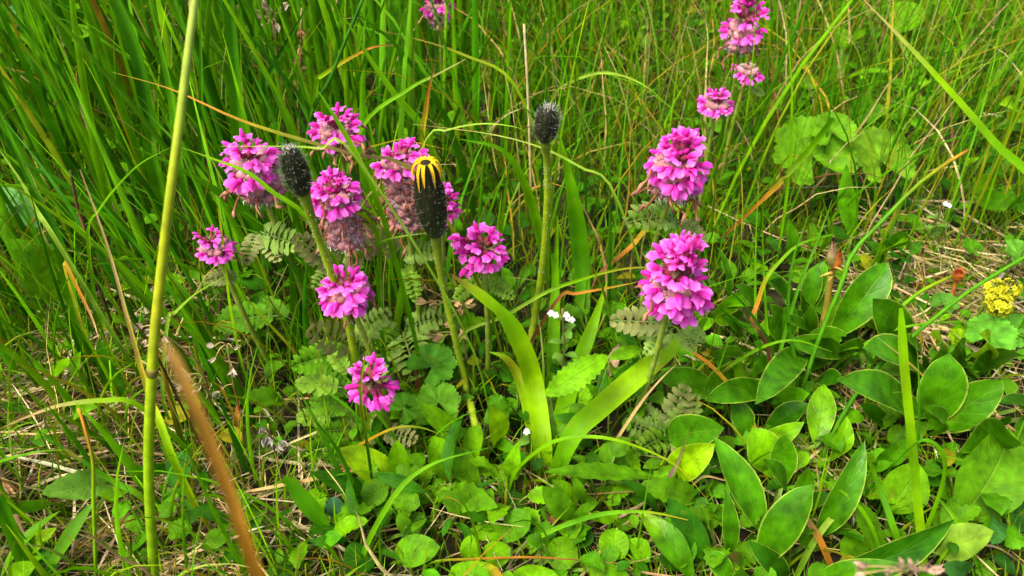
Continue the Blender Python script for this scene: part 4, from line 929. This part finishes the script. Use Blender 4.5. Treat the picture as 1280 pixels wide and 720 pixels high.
leafy('broadleaf_herb', 'single large oval leaf lying on straw under the dark green blade', 'herb', [(146, 604, 52, 617, 42, {'shape': 'oval', 'arch': .05, 'col': (.14, .31, .03), 'teeth': 8}), (62, 632, -6, 642, 16, {'shape': 'lance', 'col': GREEN}), (38, 690, 70, 660, 20, {'shape': 'oval', 'col': LIME}), (55, 724, 118, 626, 18, {'shape': 'lance', 'mat': 'blade'}), (0, 725, 75, 638, 15, {'shape': 'lance', 'mat': 'blade'}), (10, 725, 46, 705, 28, {'shape': 'oval', 'col': BRIGHT})], mat='herb', col=HERB, margin=None, group=HG, zt=.03)
leafy('broadleaf_herb', 'dark lance leaves standing in straw just short of the thick pale stem', 'herb', [(157, 503, 124, 422, 30, {'shape': 'lance', 'zt': .06}), (118, 480, 100, 440, 24, {'shape': 'oval', 'col': HERB}), (60, 480, 92, 448, 20, {'shape': 'lance', 'col': BRIGHT}), (95, 530, 122, 508, 20, {'col': BRIGHT})], col=DARK, margin=None, group=HG)
leafy('broadleaf_herb', 'pale broad leaves glimpsed between tall grass at the side of the turf', 'herb', [(50, 285, -4, 232, 34, {'shape': 'oval', 'col': (.10, .28, .06)}), (70, 345, 10, 300, 36, {'shape': 'oval'}), (80, 372, 30, 345, 30, {'shape': 'oval'})], mat='herb', col=HERB, margin=None, group=HG, zt=.07, zb=.04)
leafy('broadleaf_herb', 'small dark weeds at the edge below the large matt leaf', 'herb', [(1250, 640, 1225, 610, 20, {'shape': 'oval'}), (1250, 645, 1275, 600, 22, {'shape': 'oval'}), (1245, 650, 1240, 680, 24, {'shape': 'round'}), (1255, 655, 1285, 655, 22, {'shape': 'round'}), (1255, 640, 1280, 620, 18, {'shape': 'oval'}), (1250, 600, 1275, 575, 22, {'shape': 'oval'}), (1240, 700, 1270, 715, 24, {'shape': 'oval'}), (1210, 715, 1180, 705, 30, {'shape': 'round'})], mat='herb', col=(.04, .16, .02), margin=None, group=HG, zt=.03)
leafy('broadleaf_herb', 'round shaded leaves deep in the thin grass below the diagonal blade', 'herb', [(1045, 145, 1022, 112, 36, {'shape': 'round'}), (1062, 150, 1096, 130, 36, {'shape': 'round'}), (1040, 120, 1040, 102, 24, {'shape': 'round', 'col': BRIGHT}), (1050, 105, 1112, 90, 20, {'shape': 'lance', 'col': BRIGHT}), (1052, 60, 1040, 30, 34, {'shape': 'oval', 'col': BRIGHT}), (1060, 60, 1082, 42, 26, {'shape': 'oval', 'col': BRIGHT})], mat='herb', col=GREEN, margin=None, group=HG, zt=.05, zb=.03)
leafy('broadleaf_herb', 'bright leaves showing through thin grass at the back', 'herb', [(1120, 40, 1150, 5, 44, {'shape': 'oval'}), (1180, 20, 1160, -10, 40, {'shape': 'oval', 'col': LIME}), (1260, 150, 1250, 130, 26, {'shape': 'oval', 'col': LIME}), (1255, 265, 1285, 230, 28, {'shape': 'oval', 'col': GREEN}), (1220, 245, 1275, 255, 26, {'shape': 'oval', 'col': GREEN}), (1215, 240, 1240, 220, 22, {'shape': 'oval'})], mat='herb', col=BRIGHT, margin=None, group=HG, zt=.05, zb=.03)
leafy('broadleaf_herb', 'lance leaves in thin grass behind the capsule stalk', 'herb', [(1065, 300, 1058, 205, 22, {'shape': 'lance'}), (1000, 335, 1040, 272, 24, {'shape': 'lance', 'col': BRIGHT}), (985, 330, 985, 275, 20, {'shape': 'lance'}), (1095, 330, 1100, 288, 30, {'shape': 'oval', 'col': LIME}), (1100, 330, 1135, 300, 26, {'shape': 'oval', 'col': BRIGHT}), (1085, 320, 1140, 318, 24)], mat='herb', col=GREEN, margin=None, group=HG, zt=.06)
leafy('broadleaf_herb', 'leafy herb in the back behind the slanting blades', 'herb', [(60, 40, 10, 8, 30, {'shape': 'oval', 'col': (.1, .3, .06)}), (70, 45, 100, 10, 34, {'shape': 'oval'}), (65, 60, 30, 55, 26, {'shape': 'oval'}), (80, 60, 120, 40, 26, {'shape': 'oval'}), (130, 30, 140, 5, 26, {'shape': 'oval', 'col': LIME}), (60, 80, 20, 78, 22, {'shape': 'lance'})], mat='herb', col=BRIGHT, margin=None, group=HG, zt=.09, zb=.06)

def lobed_herb(label, leaves):
    c = np.mean([at_z(l[0], l[1], 0) for l in leaves], 0); c[2] = ground_z(c[0], c[1])
    root = thing('lobed_herb', c, label, 'herb', 'herbs with round lobed leaves')
    for (a, b, wpx, z, col, tilt) in leaves:
        p = at_z(a, b, z); r = .5 * wpx * float(depth(p)) / F; mb = MB()
        nd = np.array([R.normal(0, .5), -1, 0]); n = np.array([R.normal(0, .2), tilt, 1])
        add_lobed(mb, p, r, n, nd, col)
        g = c + (p - c) * .3; g[2] = c[2] - .002
        add_tube(mb, smooth_path([g, (g + p) / 2 - np.array([0, 0, .004]), p], 7), .0008, [(.16, .26, .04)], 5)
        link('leaf', mb.mesh('leaf', c), M['herb'], root)
lobed_herb('big round pleated pale leaves behind the rosettes in thin grass', [(1015, 195, 112, .06, (.105, .28, .004), -.5), (1100, 200, 92, .05, (.13, .29, .008), -.5), (1040, 165, 60, .075, (.10, .27, .004), -.4)])
lobed_herb('toothed lobed leaves just behind the lowest lousewort', [(540, 458, 66, .03, (.07, .25, .012), -.2), (548, 502, 58, .025, (.11, .31, .012), -.2), (505, 512, 50, .02, (.09, .29, .012), -.1), (720, 500, 44, .02, BRIGHT, -.1)])
lobed_herb('lobed green leaf under the yellow flower cluster', [(1238, 420, 62, .03, (.10, .34, .02), -.4), (1275, 415, 50, .03, (.09, .3, .02), -.4), (1200, 425, 34, .02, LIME, -.3)])
lobed_herb('pale wrinkled leaf lying deep in the thin grass', [(1275, 320, 50, .04, (.10, .30, .02), -.3), (1180, 380, 34, .02, (.08, .26, .02), -.2), (1215, 310, 30, .03, GREEN, -.2)])

# ---- small filler herbs, copies of four kinds
def small_herb(kind):
    tint = kind // 4; lab = ['small low herb with toothed oval leaves between the grass stems', 'small low herb with plain round leaves between the grass stems', 'small low herb with narrow pointed leaves between the grass stems', 'small low herb with scalloped round leaves between the grass stems'][kind % 4]
    kk = kind % 4
    root = thing('small_herb', (0, 0, 0), lab, 'herb', ['toothed small herbs', 'round-leaved small herbs', 'narrow-leaved small herbs', 'scalloped small herbs'][kk])
    k = [5, 6, 5, 7][kk]
    for q in range(k):
        a = q * 2.4 + R.normal(0, .3); o = np.array([math.cos(a), math.sin(a), 0]); L = R.uniform(.010, .020) * [1, .7, 1.4, .65][kk]
        b = o * .008 + np.array([0, 0, .008 + R.uniform(0, .016)]); t = b + o * L + np.array([0, 0, L * R.uniform(-.1, .7)])
        col = np.asarray([[HERB, GREEN, GREEN, GREEN], [BRIGHT, HERB, DARK, HERB]][tint][kk]) * R.uniform(.7, 1.15)
        mb = MB(); add_leaf(mb, b, t, L * [.6, .85, .26, .92][kk], (R.normal(0, .3), R.normal(0, .3), 1), col, shape=['oval', 'round', 'lance', 'round'][kk], teeth=[7, 0, 0, 6][kk], nu=7, nv=4, fold=R.uniform(.1, .5), wave=.15)
        add_tube(mb, smooth_path([np.array([0, 0, -.003]), b * .6, b + (t - b) * .05], 5), .0006, [(.14, .24, .03)], 4)
        link('leaf', mb.mesh('leaf'), M['herb'], root)
    return root
def copy_tree(root, loc, rz, s):
    r = root.copy(); COL.objects.link(r); r.location = loc; r.rotation_euler = (0, 0, rz); r.scale = (s, s, s)
    for ch in root.children:
        c = ch.copy(); COL.objects.link(c); c.parent = r
    return r
protos = [small_herb(k) for k in range(8)]
spots = []
for a, b in [(500, 560), (560, 530), (600, 560), (650, 530), (640, 640), (690, 560), (760, 560), (790, 520), (750, 620), (800, 620), (830, 570), (380, 520), (350, 560), (410, 540), (330, 500), (300, 440), (350, 430), (530, 640), (560, 660), (480, 650),
             (600, 470), (630, 420), (590, 430), (660, 470), (740, 430), (770, 470), (810, 480), (700, 430), (640, 380), (560, 420), (520, 520), (480, 530), (440, 560), (840, 660), (870, 640), (900, 690), (780, 720), (700, 720), (460, 700), (400, 690), (320, 680), (340, 640), (250, 600), (200, 690),
             (1060, 620), (1080, 560), (1180, 610), (1200, 590), (1240, 610), (1270, 640), (1260, 690), (1190, 640), (1030, 540), (1000, 560), (880, 520), (860, 480), (1100, 600), (1150, 700), (1220, 640)]:
    p = at_z(a, b, 0); spots.append((p[0], p[1]))
for i in range(85): spots.append((R.uniform(-.75, .85), R.uniform(.40, 1.0)))
MARKS = [('below the lowest lousewort', 462, 560), ('by the two small husks', 290, 500), ('under the folded broad blade', 660, 560), ('by the jagged flat leaf', 750, 610), ('under the fullest lousewort', 830, 520), ('beside the lance leaf rosette', 900, 680), ('by the hooked blade', 1150, 650), ('among the broad opposite leaves', 1170, 560),
         ('by the small dark weeds', 1250, 640), ('by the clover-like leaves', 450, 660), ('near the grey white husks', 345, 590), ('by the oval leaf on straw', 120, 620), ('near the thick pale stem', 190, 560), ('behind the clump', 420, 330), ('by the stem of the small black bud', 670, 440), ('under the capsule stalk', 1030, 430), ('near the seed cup', 1190, 390),
         ('by the big pleated leaves', 1030, 240), ('near the back lousewort', 930, 160), ('in thin grass by the diagonal blade', 1180, 150), ('in the tall grass at the back', 250, 150), ('behind the small black bud', 680, 230), ('in the tall grass edge', 60, 330), ('in the back thin grass', 750, 120), ('behind the dense pink head', 850, 260)]
MARKP = np.array([at_z(a, b, 0)[:2] for _, a, b in MARKS])
KINDS = ['toothed oval', 'plain round', 'narrow pointed', 'scalloped round']
def near_label(o, x, y, k):
    j = int(np.argmin(np.hypot(MARKP[:, 0] - x, MARKP[:, 1] - y)))
    o['label'] = 'small herb with %s %s leaves %s' % (['mid green', 'fresh'][k // 4], KINDS[k % 4], MARKS[j][0])
    o['group'] = 'small %s %s herbs %s' % (['green', 'fresh'][k // 4], KINDS[k % 4], MARKS[j][0])
for i, (x, y) in enumerate(spots):
    loc = (x, y, float(ground_z(x, y))); k = int(R.integers(8))
    if i < 8: k = i; r = protos[i]; r.location = loc; r.rotation_euler = (0, 0, R.uniform(0, 6.28))
    else: r = copy_tree(protos[k], loc, R.uniform(0, 6.28), R.uniform(.65, 1.15))
    near_label(r, x, y, k)

# ================================================================== small things: seed cups, eyebrights, yellow cluster, husks
def add_cup(mb, p, ax, r, L, col, teeth=6, flare=.5):
    a_ = unit(np.cross(ax, (.3, 1, .2))); b_ = np.cross(ax, a_); th = np.linspace(0, 6.283, teeth * 2, endpoint=False)
    tt = np.array([0, .12, .35, .6, .8, .9]); rr = np.array([.3, .75, 1, .95, .72, .70]); V = []
    for t, q in zip(tt, rr): V.append([p + ax * L * t + (a_ * math.cos(x) + b_ * math.sin(x)) * r * q for x in th])
    tip = [p + ax * L * (1.25 if i % 2 == 0 else .92) + (a_ * math.cos(x) + b_ * math.sin(x)) * r * (.7 + (flare if i % 2 == 0 else .05)) for i, x in enumerate(th)]
    V.append(tip); m = teeth * 2
    f = [(i * m + j, i * m + (j + 1) % m, (i + 1) * m + (j + 1) % m, (i + 1) * m + j) for i in range(6) for j in range(m)]
    mb.add(np.array(V).reshape(-1, 3), f, np.repeat(ramp(col, np.linspace(0, 1, 7)), m, 0))
def capsule_stalk():
    P = [at_y(a, b, .365) for a, b in ((1027, 425), (1032, 390), (1037, 358), (1039, 345))]; base = P[0].copy(); base[2] = ground_z(base[0], base[1])
    root = thing('seed_capsule_stalk', base, 'ochre stalk bearing one pale and one orange seed capsule above leaves', 'seed stalk')
    P[0] = base - np.array([0, 0, .003])
    mb = MB(); add_tube(mb, smooth_path(P, 10), np.linspace(.0024, .0014, 10), [(.25, .28, .03), (.36, .27, .03), (.38, .25, .04)], 8)
    link('stem', mb.mesh('stem', base), M['stem'], root)
    for (q, e, r, col) in (((1039, 345), (1041, 306), 6.0, [(.25, .3, .05), (.38, .33, .08), (.5, .36, .18), (.48, .26, .17)]), ((1041, 345), (1049, 316), 6.2, [(.3, .2, .04), (.5, .13, .02), (.55, .15, .02), (.5, .13, .02)])):
        a = at_y(*q, .362); e3 = at_y(*e, .358); ax = unit(e3 - a); Lw = np.linalg.norm(e3 - a); mb = MB()
        add_tube(mb, np.array([a, a + ax * Lw * .4]), .0009, [(.4, .25, .04)], 5)
        add_cup(mb, a + ax * Lw * .33, ax, r * float(depth(a)) / F, Lw * .6, col, 5, -.25)
        link('capsule', mb.mesh('capsule', base), M['dry'], root)
    mb = MB(); n_ = at_y(1039, 346, .36)
    for e in ((1024, 346), (1054, 338), (1034, 352)):
        t = at_y(*e, .352); add_leaf(mb, n_, t, .0016, (0, -.5, 1), (.38, .25, .04), shape='lance', nv=2, arch=.3)
    link('bract', mb.mesh('bract', base), M['dry'], root)
capsule_stalk()
def seed_cup():
    P = [at_y(a, b, .40) for a, b in ((1180, 395), (1188, 375), (1193, 358), (1197, 347))]; base = P[0].copy(); base[2] = ground_z(base[0], base[1]); P[0] = base - np.array([0, 0, .003])
    root = thing('dry_seed_cup', base, 'rust orange dry seed cup with jagged rim over straw', 'seed cup')
    mb = MB(); add_tube(mb, smooth_path(P, 8), .0013, [(.45, .28, .18), (.5, .16, .04), (.5, .14, .03)], 7); link('stem', mb.mesh('stem', base), M['dry'], root)
    mb = MB(); ax = unit(at_y(1203, 322, .39) - P[-1]); add_cup(mb, P[-1], ax, .0036, .0075, [(.45, .13, .03), (.5, .12, .02), (.52, .14, .02), (.5, .16, .04)], 6, .55)
    link('cup', mb.mesh('cup', base), M['dry'], root)
seed_cup()
def star_mesh():
    mb = MB()
    for q in range(5):
        a = q * 1.2566; d = np.array([math.cos(a), math.sin(a), .25]); add_leaf(mb, d * .0002, d * .0017, .0012, (0, 0, 1), (.50, .48, .015), shape='oval', nu=4, nv=2, tipcol=(.60, .56, .02))
    add_tube(mb, np.array([[0, 0, -.0012], [0, 0, .0003]]), .0004, [(.3, .36, .02)], 4)
    return mb.mesh('yellow_flower')
def yellow_cluster():
    c = at_z(1251, 372, .045); base = np.array([c[0] - .004, c[1] + .012, 0.]); base[2] = ground_z(base[0], base[1])
    root = thing('yellow_flower_cluster', base, 'cluster of tiny yellow green flowers beside the rust orange seed cup', 'flower')
    star = star_mesh(); mb = MB(); fl = []
    for (a, b, rx, k) in ((1240, 362, 14, 40), (1262, 362, 13, 34), (1250, 382, 15, 46), (1240, 376, 12, 26)):
        p = at_z(a, b, .045); r = rx * float(depth(p)) / F
        add_tube(mb, smooth_path([base, (base + p) / 2 + np.array([.002, 0, -.002]), p - np.array([0, 0, r])], 6), .0009, [(.14, .28, .02), (.26, .34, .02)], 5)
        for q in range(k):
            o = unit(R.normal(0, 1, 3) + np.array([0, -.3, .5])); pp = p + o * r * R.uniform(.7, 1.05); add_tube(mb, np.array([p - np.array([0, 0, r]) + o * r * .1, pp]), .0003, [(.3, .38, .02)], 3); fl.append((pp, o))
    link('stem', mb.mesh('stem', base), M['stem'], root)
    for pp, o in fl:
        x = unit(np.cross(o, (.3, .2, 1))); link('flower', star, M['petal'], root, mtx=frame(x, o, pp - base, R.uniform(.9, 1.5)))
yellow_cluster()
def white_floret():
    mb = MB()
    for d, L, w_ in (((.7, .7, -.1), 3.4, 2.4), ((.7, -.7, -.1), 3.4, 2.4), ((1, 0, -.35), 3.8, 2.6), ((.35, .4, 1), 2.8, 2.2), ((.35, -.4, 1), 2.8, 2.2)):
        d = unit(d); add_leaf(mb, np.array([.001, 0, 0]), np.array([.001, 0, 0]) + d * L * .001, w_ * .001, (1, 0, .4), (.78, .78, .74), shape='oval', nu=5, nv=2, arch=.05)
    add_tube(mb, np.array([[-.003, 0, -.0004], [0, 0, 0], [.0014, 0, 0]]), [.0006, .0008, .0009], [(.2, .3, .05), (.6, .6, .5), (.6, .5, .05)], 5)
    return mb.mesh('flower')
WF = white_floret()
def eyebright(label, top, z, basepx, flowers, leaves):
    T = at_z(top[0], top[1], z); base = np.array([T[0] + (basepx - top[0]) * .0004, T[1] + .006, 0]); base[2] = ground_z(base[0], base[1])
    root = thing('eyebright', base, label, 'white flower', 'tiny white eyebright flowers')
    mb = MB(); path = smooth_path([base - np.array([0, 0, .003]), (base + T) / 2 + np.array([.002, 0, 0]), T], 9); add_tube(mb, path, .0007, [(.14, .22, .03), (.20, .14, .05)], 5); link('stem', mb.mesh('stem', base), M['stem'], root)
    for (dx, dy) in flowers:
        p = at_y(top[0] + dx, top[1] + dy, T[1] - .004); o = unit(np.array([dx * .03, -1, .25])); link('flower', WF, M['petal'], root, mtx=frame(o, (0, 0, 1), p - base, .8))
    for q in range(leaves):
        a = q * 1.9; b = path[min(8, 3 + q // 2)]; o = np.array([math.cos(a), math.sin(a) * .8 - .2, .35]); mb = MB()
        add_leaf(mb, b, b + o * .009, .0055, (0, 0, 1), (.13, .28, .03), shape='oval', teeth=5, nv=4); link('leaf', mb.mesh('leaf', base), M['herb'], root)
eyebright('eyebright with white flowers in front of the straight broad blade', (703, 386), .075, 706, [(-13, 4), (4, 6), (10, 12), (-8, 6), (6, 10)], 9)
eyebright('lone white eyebright flower in dark gap of thin wiry grass', (1180, 250), .05, 1182, [(0, 4), (4, 6)], 6)
eyebright('tiny white flower peeping low under the folded broad blade', (658, 535), .03, 658, [(0, 2)], 3)
def husks(label, pts, y0, heads, size, col):
    """dry grass panicle: thin stalk with papery husks"""
    P = [at_y(a, b, y0) for a, b in pts]
    P = [p if p[2] > .003 else at_z(a, b, .003 if i == 0 else .012) for i, (p, (a, b)) in enumerate(zip(P, pts))]
    P = to_ground(P); base = np.array(P[0]); root = thing('dry_grass_panicle', base, label, 'dry seed head', 'papery dry grass seed heads')
    mb = MB(); add_tube(mb, smooth_path(P, 14), .0005, [TAN, BROWN, TAN], 4)
    sp_ = []
    for (a, b) in heads:
        e = at_y(a, b, y0 - R.uniform(0, .006)); e = e if e[2] > .006 else at_z(a, b, .014); j = min(P, key=lambda q: np.linalg.norm(q - e)); add_tube(mb, smooth_path([j, (j + e) / 2 + np.array([0, 0, .002]), e], 5), .0003, [TAN], 3); sp_.append((e, unit(e - j + R.normal(0, .002, 3))))
    link('stalk', mb.mesh('stalk', base), M['dry'], root)
    for e, d in sp_:
        m2 = MB(); L = size * R.uniform(.8, 1.2)
        for q in range(4):
            dd = unit(d + R.normal(0, .25, 3)); add_leaf(m2, e, e + dd * L, L * .34, R.normal(0, 1, 3), np.asarray(col) * R.uniform(.8, 1.1), shape='lance', nu=5, nv=2, fold=.7)
        link('husk', m2.mesh('husk', base), M['dry'], root)
husks('papery pale husks of dry seed head just past the thick pale stem', [(262, 500), (256, 470), (240, 445), (215, 425), (200, 412)], .30, [(200, 405), (205, 420), (192, 415), (232, 482), (240, 475), (246, 488), (236, 470), (250, 480), (226, 470), (180, 408), (188, 425), (212, 440)], .0052, (.40, .31, .19))
husks('two small pale husks dangling on hair thin stalk', [(300, 515), (292, 480), (287, 450), (284, 430)], .30, [(268, 433), (270, 446), (292, 437), (291, 460), (275, 490)], .0048, (.44, .36, .24))
husks('grey white withered husks above the mossy soil', [(350, 600), (345, 570), (338, 545), (335, 530)], .27, [(334, 545), (348, 552), (338, 556), (330, 540)], .0058, (.36, .31, .26))
husks('straw coloured dry florets behind the stem of the yellow tipped bud', [(590, 470), (578, 420), (570, 390), (560, 380)], .345, [(534, 378), (548, 382), (570, 378), (575, 392), (535, 362), (548, 416), (556, 420), (580, 380), (566, 402), (575, 410)], .0068, (.44, .30, .12))
husks('blurred pinkish dry seed head close before the lance leaf rosette', [(1135, 760), (1135, 735), (1138, 718)], .13, [(1112, 715), (1125, 708), (1140, 706), (1152, 710), (1160, 716), (1083, 708), (1082, 716), (1146, 716)], .0045, (.46, .30, .20))
husks('dry brown sedge spike standing in the tall back grass', [(372, 130), (374, 95), (376, 60), (377, 10)], .52, [(373, 60), (376, 50), (374, 45), (372, 70), (375, 88), (372, 80), (376, 38)], .006, (.25, .12, .05))
husks('pale withered tangle behind the tall grass at the back', [(345, 60), (342, 40), (340, 25)], .60, [(332, 12), (338, 20), (345, 28), (335, 30), (328, 22), (350, 15)], .008, (.42, .34, .22))
def dead_leaf(label, c, size, col, cat='dead leaf'):
    p = at_z(c[0], c[1], .012); L = size * float(depth(p)) / F; base = np.array([p[0], p[1], ground_z(p[0], p[1])]); mb = MB(); d = unit(np.array([R.normal(), R.normal(), .15]))
    add_leaf(mb, base + np.array([0, 0, .001]), p + d * L + np.array([0, 0, .004]), L * .6, (0, -.3, 1), col, shape='oval', arch=.25, fold=.6, wave=.3, tipcol=np.asarray(col) * .6)
    tag(link('dead_leaf', mb.mesh('dead_leaf', base), M['dry'], None, base), label, cat, 'fallen dead leaves')
dead_leaf('small orange dead leaf on moss near the grey husks', (297, 518), 14, ORANGE)
dead_leaf('curled dark brown dead leaf under paired pointed leaves', (690, 640), 34, BROWN)
dead_leaf('reddish brown curled leaf under the straw at the side', (68, 573), 26, (.2, .08, .06))
dead_leaf('brown dead leaf behind the lowest lousewort', (528, 470), 26, (.30, .13, .03))
dead_leaf('yellow dying leaf tucked under the rosettes', (885, 440), 22, YELLOW)
dead_leaf('pale curled dead leaf behind the oval toothed leaf', (762, 455), 26, (.42, .28, .15))
